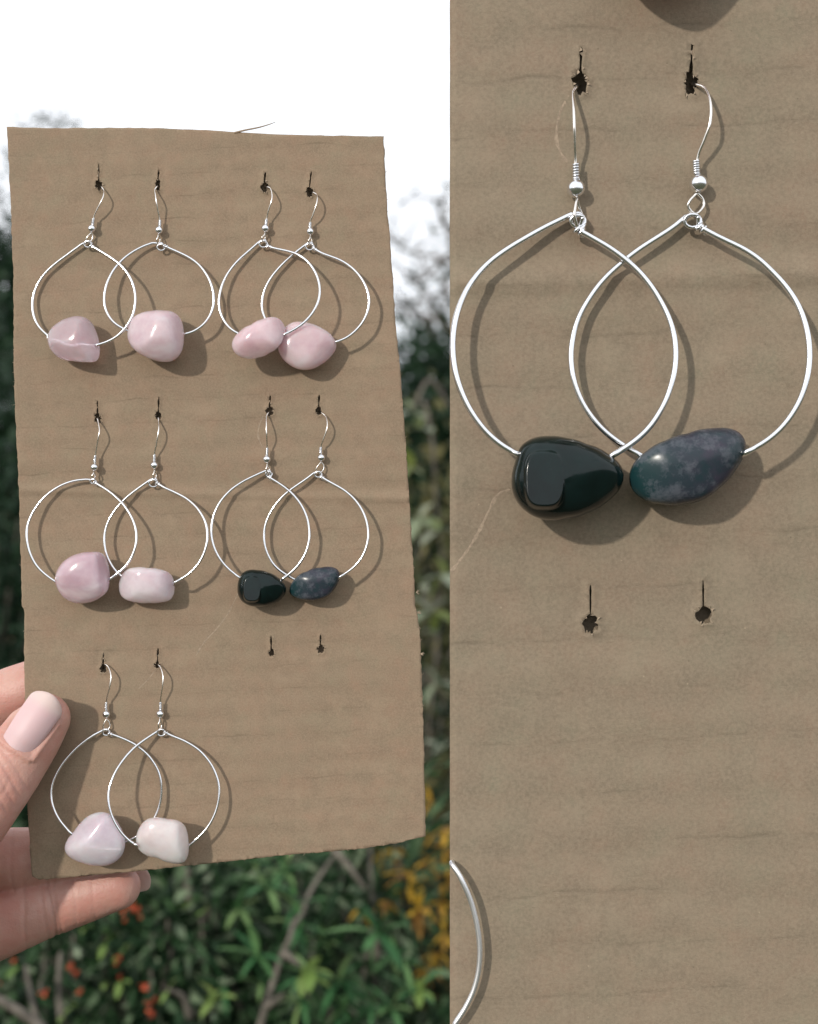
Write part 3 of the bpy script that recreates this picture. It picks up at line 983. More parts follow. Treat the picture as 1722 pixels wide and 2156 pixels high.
Q[9] = dict(hook=[(768, 236), (795, 270), (812, 330), (805, 400), (790, 460), (778, 520)], coil=[(776, 527), (775, 582)], bead=(779, 612), rb=29,
    loop=[(780, 645), (755, 712), (803, 698)], apex=(762, 727), ring=(777, 745), rr=28, dl=40, dr=10, ds=42, hd=38,
    L=[(745, 735), (680, 765), (590, 825), (490, 920), (420, 1020), (375, 1120), (365, 1200), (385, 1310), (440, 1410), (530, 1495)],
    R=[(810, 758), (840, 767), (920, 795), (1010, 840), (1090, 910), (1150, 990), (1185, 1090), (1188, 1200), (1165, 1310), (1130, 1375), (1080, 1450), (1000, 1515), (905, 1553)],
    stone=[(470, 1590), (490, 1530), (540, 1470), (590, 1400), (650, 1350), (720, 1328), (780, 1330), (830, 1360), (870, 1420), (905, 1490), (917, 1560), (900, 1630), (850, 1690), (790, 1718), (710, 1720), (610, 1700), (530, 1670), (480, 1630)],
    facets=[(-0.55, 0.6, 0.6, 0.72), (0.1, -0.7, 0.65, 0.78), (0.35, 0.1, 0.9, 0.84)], seed=9)
Q[10] = dict(hook=[(1158, 248), (1175, 270), (1192, 330), (1190, 400), (1180, 460), (1174, 520)], coil=[(1173, 527), (1173, 582)], bead=(1172, 610), rb=30,
    loop=[(1171, 640), (1170, 724)], apex=(1158, 732), ring=(1180, 747), rr=30, dl=70, dr=26, ds=48, hd=40,
    L=[(1140, 745), (1080, 785), (1000, 835), (920, 915), (850, 1010), (800, 1120), (783, 1220), (795, 1310), (840, 1420), (900, 1500), (950, 1545), (1003, 1573)],
    R=[(1215, 750), (1240, 760), (1270, 780), (1360, 805), (1450, 860), (1530, 940), (1590, 1050), (1613, 1150), (1605, 1270), (1560, 1390), (1490, 1490), (1382, 1574)],
    stone=[(993, 1530), (1005, 1470), (1040, 1410), (1080, 1375), (1150, 1370), (1230, 1380), (1310, 1392), (1360, 1425), (1388, 1490), (1390, 1560), (1380, 1650), (1355, 1695), (1310, 1707), (1240, 1695), (1150, 1660), (1050, 1635), (1005, 1595)],
    facets=[(0.9, 0.1, 0.4, 0.82), (-0.3, -0.6, 0.7, 0.76), (0, 0.3, 1, 0.86)], seed=10, pw=0.66)
ROSE = 'rose quartz hoop earrings on the held card'
info = {
 1: (z1, 'silver hoop earring with clear faceted pale rose quartz, top left of the held card', ROSE, quartz_mat('clear_rose_quartz', (0.93, 0.77, 0.80), 0.66, (0.90, 0.78, 0.80))),
 2: (z1, 'silver hoop earring with big rounded rose quartz, second from left in the top row', ROSE, quartz_mat('round_rose_quartz', (0.82, 0.69, 0.72))),
 3: (z2, 'silver hoop earring with slim slanted rose quartz lying over its neighbour stone, top row', ROSE, quartz_mat('slanted_rose_quartz', (0.86, 0.70, 0.73))),
 4: (z2, 'silver hoop earring with flat oval rose quartz, rightmost in the top row', ROSE, quartz_mat('oval_rose_quartz', (0.86, 0.69, 0.71))),
 5: (z3, 'silver hoop earring with mauve barrel-shaped quartz, far left of the middle row', ROSE, quartz_mat('mauve_quartz', (0.72, 0.57, 0.62))),
 6: (z3, 'silver hoop earring with small pale oblong pink quartz, in the middle row', ROSE, quartz_mat('oblong_pink_quartz', (0.87, 0.78, 0.81))),
 7: (z4, 'silver hoop earring with glossy black-green stone on the small held card', 'dark stone hoop earrings on the held card', dark_stone('black_green_stone', 1.0, False)),
 8: (z4, 'silver hoop earring with slanted purple and teal stone on the small held card', 'dark stone hoop earrings on the held card', dark_stone('purple_teal_stone', 1.0, True)),
 9: (z5, 'silver hoop earring with lavender-white triangular quartz beside the thumb, bottom row', ROSE, quartz_mat('lavender_quartz', (0.82, 0.76, 0.82))),
 10: (z5, 'silver hoop earring with cream squarish quartz, right one of the bottom row', ROSE, quartz_mat('cream_quartz', (0.92, 0.85, 0.83)))}
for i, (tf, lab, grp, m) in info.items():
    earring(Q[i], tf, 1.0, lab, grp, m, holes_l[{9: 10, 10: 11}.get(i, i - 1)])

QR = dict(hook=[(602, 405), (588, 430), (592, 500), (595, 580), (597, 660), (600, 745)], coil=[(602, 757), (603, 832)], bead=(602, 872), rb=42,
    loop=[(608, 915), (614, 1045)], apex=(585, 992), ring=(612, 1022), rr=33, dl=32, dr=30, ds=40, hd=36,
    L=[(565, 1000), (480, 1040), (370, 1100), (250, 1170)] + r2((160, 150), (90, 260), (45, 350), (29, 480), (31, 580), (60, 710), (110, 820), (190, 920), (260, 980), (345, 1018)),
    R=[(625, 1070), (660, 1090), (700, 1110), (820, 1185)] + r2((900, 165), (960, 245), (1020, 340), (1060, 440), (1072, 550), (1060, 660), (1010, 810), (940, 900), (860, 970), (765, 1022)),
    stone=r2((305, 1130), (325, 1040), (350, 970), (410, 935), (480, 928), (560, 938), (650, 965), (750, 1010), (810, 1060), (828, 1110), (810, 1170), (750, 1230), (660, 1280), (560, 1310), (460, 1315), (390, 1290), (335, 1240), (310, 1190)),
    facets=[(0.5, -0.4, 0.9, 0.98), (0.2, 0.6, 0.8, 1.0)], seed=7, pw=0.5, plateau=((-0.40, -0.04), (0.40, 0.58), 0.035))
earring(QR, zr, K2, 'large silver hoop earring with glossy black-green stone on the right panel', 'hoop earrings on the large panel', dark_stone('big_black_green_stone', K2, False), holes_r[0])
QR8 = dict(hook=[(1165, 392), (1200, 410), (1225, 480), (1222, 570), (1195, 650), (1165, 735)], coil=[(1158, 742), (1161, 808)], bead=(1169, 850), rb=43,
    loop=[(1163, 893), (1122, 960), (1192, 948)], apex=(1115, 1000), ring=(1142, 1022), rr=38, dl=14, dr=42, ds=32, hd=28,
    L=[(1090, 1020), (1050, 1060), (960, 1110), (850, 1180)] + r2((780, 156), (710, 220), (640, 320), (590, 420), (572, 540), (580, 660), (620, 770), (690, 870), (770, 950), (915, 1026)),
    R=[(1190, 1058), (1240, 1090), (1340, 1130), (1440, 1180)] + r2((1500, 165), (1560, 210), (1630, 310), (1675, 420), (1690, 540), (1680, 660), (1640, 780), (1570, 880), (1490, 960), (1380, 1008)),
    stone=r2((850, 1100), (870, 1050), (930, 1000), (1020, 950), (1120, 920), (1230, 895), (1310, 890), (1365, 910), (1390, 960), (1380, 1020), (1340, 1080), (1270, 1160), (1210, 1210), (1110, 1240), (1000, 1242), (920, 1225), (870, 1190), (848, 1150)),
    facets=[(-0.1, 0.6, 0.8, 0.86), (0.2, -0.3, 1, 0.9), (-0.6, -0.1, 0.9, 0.92)], seed=8, pw=0.55)
earring(QR8, zr, K2, 'large silver hoop earring with slanted purple and teal stone on the right panel', 'hoop earrings on the large panel', dark_stone('big_purple_teal_stone', K2, True), holes_r[1])
# earring of the row above on the panel: only its stone's shadow dips into the picture
zt = lambda x, y: (K2 * (442.5 + x * .2981) - 40.8, K2 * (247.8 + y * .2981) - 1779)
earring(Q[4], zt, K2, 'large hoop earring with oval rose quartz above the dark pair on the right panel', 'hoop earrings on the large panel', quartz_mat('big_rose_quartz', (0.86, 0.69, 0.71), scale=K2), holes_r[4])
# hoop threaded at the panel's left edge, front arc in view, the rest bent behind the panel
fa = [(938 + x * .4661, 1150 + y * .4661) for x, y in [(18, 1425), (70, 1500), (120, 1620), (150, 1760), (153, 1880), (132, 1990), (92, 2080), (42, 2160)]]
path = [P(952.5, 1820, 18)] + [P(x, y, 30) for x, y in fa[1:]] + [P(958, 2166, 22), P(956, 2172, -22), P(960, 2160, -72), P(985, 2070, -76), P(1000, 1980, -78), P(985, 1890, -76), P(960, 1825, -72), P(953.5, 1817, -20)]
hroot = empty('hoop_earring', P(944, 1808, 0), 'large silver hoop threaded through the lower left edge of the right panel', 'earring', 'hoop earrings on the large panel')
V, F = tube(catmull(path, 10, True), 2.6 * K2 * U, 12, closed=True)
mk('hoop', V, F, M_SATIN, hroot)

# ------------------------------------------------------------------ hand
def ell_tube(nodes):
    """tube with flattened sections and round ends; nodes (x, y, depth, half width, half depth)"""
    pts = catmull([Vector((n[0], n[1], n[2])) for n in nodes], 6)
    rad = catmull([Vector((n[3], n[4], 0)) for n in nodes], 6)
    W = [P(p.x, p.y, p.z) for p in pts]
    sides = 24
    rings = []
    n = len(W)
    def ring(c, t, rw, rd):
        yv = Vector((0, 1, 0))
        dv = (yv - t * yv.dot(t)).normalized()
        wv = t.cross(dv)
        return [c + wv * math.cos(2 * math.pi * k / sides) * rw + dv * math.sin(2 * math.pi * k / sides) * rd for k in range(sides)]
    for i in range(n):
        t = (W[min(i + 1, n - 1)] - W[max(i - 1, 0)]).normalized()
        f = (D - pts[i].z * U) / D * U
        rw, rd = rad[i].x * f, rad[i].y * f
        if i == 0 or i == n - 1:
            sgn = -1 if i == 0 else 1
            caps = []
            for a in (15, 32, 50, 66, 80, 88):
                a = math.radians(a)
                caps.append(ring(W[i] + t * sgn * rw * math.sin(a), t, rw * math.cos(a), rd * math.cos(a)))
            if i == 0: rings += caps[::-1] + [ring(W[i], t, rw, rd)]
            else: rings += [ring(W[i], t, rw, rd)] + caps
        else:
            rings.append(ring(W[i], t, rw, rd))
    V = [v for r in rings for v in r]
    F = []
    for i in range(len(rings) - 1):
        for k in range(sides):
            k2 = (k + 1) % sides
            F.append((i * sides + k, i * sides + k2, (i + 1) * sides + k2, (i + 1) * sides + k))
    F.append(tuple(range(sides - 1, -1, -1)))
    F.append(tuple((len(rings) - 1) * sides + k for k in range(sides)))
    return V, F

hb = MB()
thumb = [(-430, 2070, 150, 185, 140), (-205, 1850, 150, 125, 100), (-98, 1748, 118, 98, 78), (17, 1618, 72, 73, 60), (60, 1560, 60, 65, 52), (95, 1513, 48, 53, 42)]
index = [(-420, 1760, -70, 90, 80), (-250, 1620, -60, 78, 74), (-100, 1530, -82, 70, 66), (30, 1466, -90, 64, 60), (170, 1420, -80, 56, 52), (270, 1395, -70, 48, 44)]
middle = [(-480, 1860, -70, 92, 80), (-270, 1765, -66, 78, 74), (-100, 1790, -90, 71, 68), (0, 1807, -96, 66, 62), (130, 1800, -88, 60, 56), (270, 1778, -76, 52, 46)]
ring_f = [(-520, 1960, -70, 92, 80), (-290, 1985, -60, 80, 74), (-120, 1985, -82, 75, 70), (0, 1947, -88, 70, 64), (60, 1924, -88, 66, 60), (105, 1907, -86, 64, 58), (180, 1885, -80, 57, 52), (250, 1868, -74, 47, 43)]
pinky = [(-520, 2060, -90, 84, 76), (-330, 2080, -110, 66, 62), (-210, 2050, -170, 58, 56), (-110, 2000, -210, 54, 52), (-70, 1960, -190, 48, 46)]
palm = [(-820, 2060, -70, 165, 110), (-620, 1990, -80, 190, 105), (-420, 1900, -80, 200, 95), (-300, 1850, -75, 180, 80)]
arm = [(-1900, 2500, -100, 190, 150), (-1300, 2280, -85, 180, 135), (-820, 2060, -75, 160, 110)]
web = [(-420, 1850, -50, 100, 75), (-250, 1730, -35, 78, 66), (-190, 1690, -25, 62, 52)]
for f in (thumb, index, middle, ring_f, pinky, palm, arm, web): hb.add(ell_tube(f))
tmp = hb.build('hand_rough', M_SKIN)
md = tmp.modifiers.new('r', 'REMESH'); md.mode = 'VOXEL'; md.voxel_size = 0.0006
sm = tmp.modifiers.new('s', 'SMOOTH'); sm.factor = 0.5; sm.iterations = 14
dg = bpy.context.evaluated_depsgraph_get()
ev = tmp.evaluated_get(dg)
me = bpy.data.meshes.new_from_object(ev, depsgraph=dg)
me.name = 'hand'
tl = tmp.location.copy()
bpy.data.objects.remove(tmp)
hand = link_mesh('hand', me, M_SKIN)
hand.location = tl
tag(hand, 'hand holding the small card, thumb in front and fingers behind it', 'hand')
me.polygons.foreach_set('use_smooth', [True] * len(me.polygons))
# creases of the finger joints and thumb, pressed into the skin
co = np.empty(len(me.vertices) * 3); me.vertices.foreach_get('co', co); co = co.reshape(-1, 3)
no = np.empty(len(me.vertices) * 3); me.vertices.foreach_get('normal', no); no = no.reshape(-1, 3)
wl_ = co + np.array(tuple(tl))
def px_of(w):
    f = (w[:, 1] + D) / D
    return CX + w[:, 0] / U / f, CY - (w[:, 2] - EYE) / U / f
px, py = px_of(wl_)
dsp = np.zeros(len(co))
depw = -wl_[:, 1] / U
def crease_line(x0, y0, x1, y1, width, depth, dmin, dmax):
    global dsp
    dx, dy = x1 - x0, y1 - y0
    L = math.hypot(dx, dy)
    t = ((px - x0) * dx + (py - y0) * dy) / L ** 2
    d = ((px - x0) * -dy + (py - y0) * dx) / L + 3.0 * np.sin(t * 5 + x0)
    w = np.exp(-(d / width) ** 2) * np.clip(np.minimum(t, 1 - t) * 6 + 0.3, 0, 1)
    m = (t > -0.05) & (t < 1.05) & (depw > dmin) & (depw < dmax)
    dsp -= np.where(m, w * depth * U, 0)
crease_line(98, 1838, 118, 1982, 4.0, 4.6, -90, 0)
crease_line(110, 1842, 128, 1975, 3.2, 2.6, -90, 0)
crease_line(84, 1846, 102, 1985, 3.2, 1.8, -90, 0)
crease_line(45, 1850, 58, 2000, 3.6, 2.6, -90, 0)
crease_line(150, 1845, 163, 1962, 3.0, 0.9, -90, 0)
crease_line(190, 1840, 205, 1945, 3.0, 0.8, -90, 0)
crease_line(20, 1735, 28, 1880, 3.6, 2.4, -120, 0)
for a, b, dpt in [((-14, 1550), (62, 1668), 1.8), ((-26, 1566), (48, 1684), 2.6), ((-38, 1582), (36, 1698), 2.2), ((-50, 1600), (20, 1712), 2.6), ((-66, 1625), (2, 1726), 2.0), ((-4, 1610), (-40, 1700), 1.4), ((24, 1640), (-14, 1690), 1.2)]:
    crease_line(*a, *b, 3.4, dpt, 40, 260)
# soft unevenness of flesh
un = np.array([mnoise.noise(Vector(w) * 75) + 0.5 * mnoise.noise(Vector(w) * 190) for w in wl_])
dsp += un * 1.5 * U
# hollow that seats the thumb nail
nb0 = np.array([34.0, 1573.0]); nt0 = np.array([104, 1473.0])
ax = nt0 - nb0; NL = np.linalg.norm(ax); ax /= NL
pp_ = np.array([-ax[1], ax[0]])
if pp_[0] < 0: pp_ = -pp_
rel = np.stack([px, py], 1) - nb0
uu = rel @ ax / NL; vv = rel @ pp_ / 40.0
din = np.clip(1 - np.maximum(np.abs(vv), 0), 0, 1)
seat = (uu > -0.02) & (uu < 1.1) & (np.abs(vv) < 1.0) & (depw > 55)
dsp -= np.where(seat, np.clip(din * 5, 0, 1) * np.clip((uu + .02) * 9, 0, 1) * 3.2 * U, 0)
fold = np.exp(-((np.abs(vv) - 1.12) / 0.11) ** 2) * (uu > -0.05) * (uu < 0.75) + np.exp(-((uu + 0.06) / 0.05) ** 2) * (np.abs(vv) < 1.05)
dsp += np.where(depw > 50, fold * 3.6 * U, 0)
co += no * dsp[:, None]
me.vertices.foreach_set('co', co.ravel())
me.update()

def surf_depth(x, y):
    """front depth of the thumb's skin near a drawing point"""
    d2 = (px - x) ** 2 + (py - y) ** 2
    m = depw > 20
    idx = np.nonzero(m)[0]
    j = idx[np.argsort(d2[m])[:6]]
    return depw[j].max()

def nail(name, base, tip, hw, mat, depth_fn, nu=22, nv=14, over=0.14, free=0.80):
    b = np.array(base, float); t_ = np.array(tip, float)
    a = t_ - b; L = np.linalg.norm(a); a /= L
    p = np.array([-a[1], a[0]])
    if p[0] < 0: p = -p
    V, F, fe = [], [], []
    th = 2.0
    for lay in (0, 1):
        for i in range(nu + 1):
            u = i / nu
            for j in range(nv + 1):
                v = -1 + 2 * j / nv
                bow = 0.10 * (1 - v * v)                       # rounded base and free edge
                uu_ = u * (1 + bow * 1.0) - bow * (1 - u) * 1.0
                w = hw * (0.90 + 0.10 * math.sin(min(1, u * 1.6) * math.pi / 2))
                w *= 1 - 0.18 * max(0, (u - 0.86) / 0.14) ** 2
                q = b + a * L * uu_ + p * w * v
                V.append(P(q[0], q[1], depth_fn(uu_, v) - lay * th))
                fe.append(max(0.0, min(1.0, (uu_ - free + 0.02 + 0.02 * (1 - v * v)) / 0.16)))
    o = (nu + 1) * (nv + 1)
    for i in range(nu):
        for j in range(nv):
            k = i * (nv + 1) + j
            F.append((k, k + 1, k + nv + 2, k + nv + 1))
            F.append((k + o, k + o + nv + 1, k + o + nv + 2, k + o + 1))
    bd = [j for j in range(nv + 1)] + [i * (nv + 1) + nv for i in range(1, nu + 1)] + [nu * (nv + 1) + j for j in range(nv - 1, -1, -1)] + [i * (nv + 1) for i in range(nu - 1, 0, -1)]
    for k, l in zip(bd, bd[1:] + bd[:1]): F.append((k, k + o, l + o, l))
    ob = mk(name, V, F, mat, hand)
    at = ob.data.attributes.new('free_edge', 'FLOAT', 'POINT')
    at.data.foreach_set('value', fe)
    bm = bmesh.new(); bm.from_mesh(ob.data); bmesh.ops.recalc_face_normals(bm, faces=bm.faces); bm.to_mesh(ob.data); bm.free()
    return ob
def thumb_depth(u, v):
    # follows the arched top of the thumb, dropping towards the tip
    c = 117 - 34 * max(0, u - 0.2) ** 1.4
    return c - 17 * v * v
nail('thumb_nail', nb0, nt0, 39.5, nail_mat('thumb_nail_plate', 0.0), thumb_depth)
def ring_depth(u, v):
    return -112 - 6 * v * v
nail('finger_nail', (248, 1862), (311, 1849), 25, nail_mat('finger_nail_plate', 0.25), ring_depth, free=0.3)

# ------------------------------------------------------------------ ground
g = 900.0
gm = bpy.data.meshes.new('ground')
gm.from_pydata([(-g, -g, 0), (g, -g, 0), (g, g, 0), (-g, g, 0)], [], [(0, 1, 2, 3)])
mg, tg, bg_ = new_mat('grassy_soil')
cg = N(tg, 'ShaderNodeTexCoord')
fg, _ = noise_fac(tg, cg.outputs['Object'], 1.7, 6)
fg2, ng2 = noise_fac(tg, cg.outputs['Object'], 38, 4)
cgc = mixc(tg, fg, (0.035, 0.045, 0.018), (0.07, 0.055, 0.035))
cgc = mixc(tg, math_n(tg, 'MULTIPLY', fg2, 0.5), cgc, (0.03, 0.05, 0.015))
tg.links.new(cgc, bg_.inputs['Base Color'])
bg_.inputs['Roughness'].default_value = 0.95
ground = link_mesh('ground', gm, mg)
tag(ground, kind='structure')

# ------------------------------------------------------------------ vegetation
def leaves_arrays(C, dirs, length, width, fold=0.25, r=rng):
    """many two-sided leaf blades: 4 corners each, folded along the midrib; returns verts, faces"""
    n = len(C)
    d = dirs / np.linalg.norm(dirs, axis=1)[:, None]
    rnd = r.normal(size=(n, 3))
    s = np.cross(d, rnd); s /= np.linalg.norm(s, axis=1)[:, None]
    u = np.cross(s, d)
    L = length[:, None]; Wd = width[:, None]
    base = C; tip = C + d * L + u * L * r.uniform(-0.15, 0.05, (n, 1))
    m = C + d * L * 0.45 + u * Wd * fold
    lft = m + s * Wd * 0.5; rgt = m - s * Wd * 0.5
    V = np.stack([base, lft, tip, rgt], 1).reshape(-1, 3)
    i = np.arange(n) * 4
    F = np.concatenate([np.stack([i, i + 1, i + 2], 1), np.stack([i, i + 2, i + 3], 1)])
    return V, F

def fast_mesh(name, V, F, mat, parent):
    off = np.array(tuple(wloc(parent))) if parent is not None else np.zeros(3)
    me = bpy.data.meshes.new(name)
    me.vertices.add(len(V)); me.loops.add(F.size); me.polygons.add(len(F))
    me.vertices.foreach_set('co', (V - off).ravel())
    me.loops.foreach_set('vertex_index', F.ravel().astype(np.int32))
    me.polygons.foreach_set('loop_start', np.arange(len(F), dtype=np.int32) * F.shape[1])
    me.update(calc_edges=True)
    me.validate()
    return link_mesh(name, me, mat, parent)

M_BARK = simple_mat('bark', (0.10, 0.075, 0.055), 0.9, 0, 0.4, 30, 0.2)
M_TWIG = simple_mat('grey_twig', (0.13, 0.115, 0.095), 0.85, 0, 0.35, 80, 0.2)
M_LF_DARK = leaf_mat('dark_evergreen_leaf', [(0.008, 0.022, 0.011), (0.014, 0.036, 0.017), (0.024, 0.054, 0.025)], 0.5, 0.15)
M_LF_MID = leaf_mat('shrub_leaf', [(0.007, 0.018, 0.008), (0.012, 0.032, 0.013), (0.022, 0.055, 0.022), (0.030, 0.070, 0.028), (0.060, 0.115, 0.048), (0.26, 0.32, 0.21)], 0.5, 0.2)  # darkest and palest tones stand in for deep shade and leaf highlights
M_LF_OLIVE = leaf_mat('olive_leaf', [(0.018, 0.024, 0.010), (0.035, 0.040, 0.018), (0.08, 0.085, 0.034), (0.16, 0.14, 0.06), (0.03, 0.05, 0.025)], 0.6, 0.2)
M_LF_NARROW = leaf_mat('narrow_leaf', [(0.03, 0.10, 0.034), (0.06, 0.18, 0.065), (0.11, 0.24, 0.09), (0.22, 0.32, 0.12)], 0.45, 0.25)
M_LF_YELLOW = leaf_mat('yellow_leaf', [(0.52, 0.32, 0.035), (0.66, 0.42, 0.06), (0.30, 0.17, 0.035), (0.50, 0.26, 0.08)], 0.55, 0.3)
M_LF_LIME = leaf_mat('lime_leaf', [(0.17, 0.28, 0.07), (0.24, 0.32, 0.10)], 0.45, 0.3)
M_FLOWER = leaf_mat('orange_red_petal', [(0.66, 0.13, 0.06), (0.60, 0.17, 0.10), (0.74, 0.20, 0.09)], 0.6, 0.2)

def tree(name, label, base, height, crown, n_tips, per_tip, lsize, mat, group, seed, spread=0.22, aspect=0.38, droop=0.0, trunk_r=0.09, limb_min=0.25):
    """trunk with limbs; leaves clump round the limb ends so the outline stays uneven.
    crown = (centre height, rx, ry, rz)"""
    r = np.random.default_rng(seed); rd = random.Random(seed)
    root = empty(name, base, label, 'tree', group)
    base = Vector(base)
    wood = MB()
    tp = [base + Vector((rd.uniform(-.05, .05) * i, rd.uniform(-.05, .05) * i, height * 0.92 * i / 6)) for i in range(7)]
    tr = [trunk_r * (1 - 0.85 * i / 6) for i in range(7)]
    wood.add(tube(catmull(tp, 3), [trunk_r * (1 - 0.85 * i / 18) for i in range(19)], 8))
    ch, rx, ry, rz = crown
    tips = []
    while len(tips) < n_tips:
        q = r.normal(size=3); q /= np.linalg.norm(q)
        q *= r.uniform(0.35, 1.0) ** 0.6
        p = base + Vector((q[0] * rx, q[1] * ry, ch + q[2] * rz))
        if p.z < 0.15: continue
        tips.append(p)
    limb = MB()
    for i, p in enumerate(tips):
        if i % 3: continue
        z0 = max(limb_min * height, (p.z - base.z) * rd.uniform(0.45, 0.85))
        t = min(1, z0 / (height * 0.92)) * 6
        a = int(min(t, 5)); f = t - a
        s = tp[a].lerp(tp[a + 1], f)
        mid = s.lerp(p, 0.5) + Vector((rd.uniform(-.1, .1), rd.uniform(-.1, .1), rd.uniform(0, .12))) * height * .3
        limb.add(tube(catmull([s, mid, p], 3), [trunk_r * .3, trunk_r * .27, trunk_r * .24, trunk_r * .2, trunk_r * .14, trunk_r * .1, trunk_r * .05], 5))
    wood.build('trunk', M_BARK, root)
    limb.build('limbs', M_BARK, root)
    T = np.array([tuple(p) for p in tips])
    C = np.repeat(T, per_tip, 0) + r.normal(size=(n_tips * per_tip, 3)) * spread * np.array([1, 1, 0.7])
    dirs = (C - np.repeat(T, per_tip, 0)) + r.normal(size=C.shape) * spread * .6 + np.array([0, 0, -droop * spread])
    ln = lsize * r.uniform(0.6, 1.4, len(C)); wd = ln * aspect
    V, F = leaves_arrays(C, dirs, ln, wd, r=r)
    o = fast_mesh('crown', V, F, mat, root)
    return root

TG = 'trees behind the cards'
def gp(px_, dist):
    v = A(px_, 1078, dist); v.z = 0
    return v
tree('evergreen_tree', 'tall dark evergreen tree at the far left edge behind the card', gp(-60, 6.2), 3.0, (1.75, 1.05, 0.9, 1.25), 150, 90, 0.085, M_LF_DARK, TG, 1, 0.17)
tree('evergreen_tree', 'thin-topped tree whose twigs peep over the top left of the card', gp(110, 8.5), 3.9, (2.72, 0.30, 0.4, 1.45), 90, 60, 0.075, M_LF_DARK, TG, 2, 0.09)
tree('evergreen_tree', 'dark bushy tree filling the gap between the two cards', gp(1030, 6.5), 2.5, (1.55, 1.05, 0.8, 0.92), 240, 110, 0.085, M_LF_DARK, TG, 3, 0.17)
# far-off wood closing the view
wr = np.random.default_rng(77)
nl = 26000
wx = wr.uniform(-14, 14, nl); wtop = 2.1 + 0.45 * np.sin(wx * 1.3) + 0.35 * np.sin(wx * 3.1 + 1) + 0.2 * np.sin(wx * 7.3)
wz = wtop * wr.uniform(0, 1, nl) ** 0.7 + wr.normal(size=nl) * 0.1
WC = np.stack([wx, wr.uniform(13, 15.5, nl), np.clip(wz, 0.05, 9)], 1)
V, F = leaves_arrays(WC, wr.normal(size=WC.shape), 0.26 * wr.uniform(.6, 1.4, nl), 0.13 * wr.uniform(.6, 1.4, nl), r=wr)
wood_e = fast_mesh('far_wood', V, F, M_LF_DARK, None)
tag(wood_e, 'far-off dark wood closing the view beyond the shrubs', 'wood', kind='stuff')
# open tree whose bare boughs cross the sky between the cards
r_ = random.Random(3)
rootb = empty('bare_tree', gp(1080, 4.2), 'sparse tree with thin boughs crossing the sky between the cards', 'tree', TG)
wood = MB()
b0 = gp(1080, 4.2)
tp = [b0, A(1085, 1500, 4.2), A(1060, 1000, 4.2), A(1075, 650, 4.15), A(1060, 350, 4.2), A(1070, 150, 4.2)]
wood.add(tube(catmull(tp, 4), [0.05 * (1 - 0.8 * i / 20) for i in range(21)], 8))
wood.build('trunk', M_BARK, rootb)
bl = MB(); tipsb = []
boughs = [[(1068, 800), (1000, 590), (930, 545), (870, 532), (838, 520), (815, 500)], [(1070, 700), (990, 560), (950, 500), (925, 455), (930, 415)],
          [(1068, 760), (985, 670), (930, 620), (880, 635), (845, 640)], [(930, 545), (905, 575), (880, 590), (860, 592)], [(930, 620), (940, 590), (960, 560), (950, 540)],
          [(1070, 820), (960, 705), (905, 668), (860, 660), (838, 650)], [(925, 455), (945, 480), (950, 520)], [(1075, 500), (1010, 420), (960, 430)]]
for bgh in boughs:
    pts = [A(x, y, 4.2 + r_.uniform(-.12, .12)) for x, y in bgh]
    c = catmull(pts, 5)
    bl.add(tube(c, [0.008 * (1 - 0.75 * i / (len(c) - 1)) for i in range(len(c))], 5))
    for p in c[len(c) // 3:]:
        tipsb.append(p)
        if r_.random() < 0.6:
            q = p + Vector((r_.uniform(-.12, .12), r_.uniform(-.1, .1), r_.uniform(-.10, .12)))
            bl.add(tube([p, p.lerp(q, .5) + Vector((0, 0, .01)), q], [.004, .003, .0015], 4)); tipsb.append(q)
bl.build('boughs', M_BARK, rootb)
T = np.array([tuple(p) for p in tipsb])
C = T + rng.normal(size=(len(T), 3)) * 0.03
V, F = leaves_arrays(C, rng.normal(size=C.shape) + np.array([0, 0, -.4]), 0.045 * rng.uniform(.6, 1.4, len(C)), 0.014 * rng.uniform(.7, 1.3, len(C)))
fast_mesh('crown', V, F, M_LF_DARK, rootb)

def shrub(name, label, x0, x1, ytop, d0, d1, n, lsize, mat, seed, aspect=0.42, cat='shrub', lumps=26, group='shrubs below and behind the cards', spread=0.07, ylow=2500):
    """dense bush: leaves clump round stem ends; returns root"""
    r = np.random.default_rng(seed); rd = random.Random(seed)
    dm = (d0 + d1) / 2
    root = empty(name, gp((x0 + x1) / 2, dm), label, cat, group)
    b0 = gp((x0 + x1) / 2, dm)
    stems = MB(); tips = []
    for i in range(lumps):
        dd = rd.uniform(d0, d1)
        xx = rd.uniform(x0, x1)
        t = rd.random() ** 0.8
        yt = ytop(xx) if callable(ytop) else ytop
        p = A(xx, yt + (ylow - yt) * t, dd)
        tips.append(p)
        s = b0 + Vector((rd.uniform(-.06, .06), rd.uniform(-.06, .06), 0))
        stems.add(tube(catmull([s, s.lerp(p, .5) + Vector((rd.uniform(-.06, .06), rd.uniform(-.06, .06), .05)), p], 4), [.007, .0065, .006, .0055, .005, .004, .0035, .003, .002], 5))
    stems.build('stems', M_TWIG, root)
    T = np.array([tuple(p) for p in tips])
    per = n // lumps
    C = np.repeat(T, per, 0) + r.normal(size=(per * lumps, 3)) * spread
    dirs = (C - np.repeat(T, per, 0)) + r.normal(size=C.shape) * spread * .7
    ln = lsize * r.uniform(.55, 1.35, len(C))
    V, F = leaves_arrays(C, dirs, ln, ln * aspect, r=r)
    o = fast_mesh('foliage', V, F, mat, root)
    o['kind'] = 'stuff'
    return root

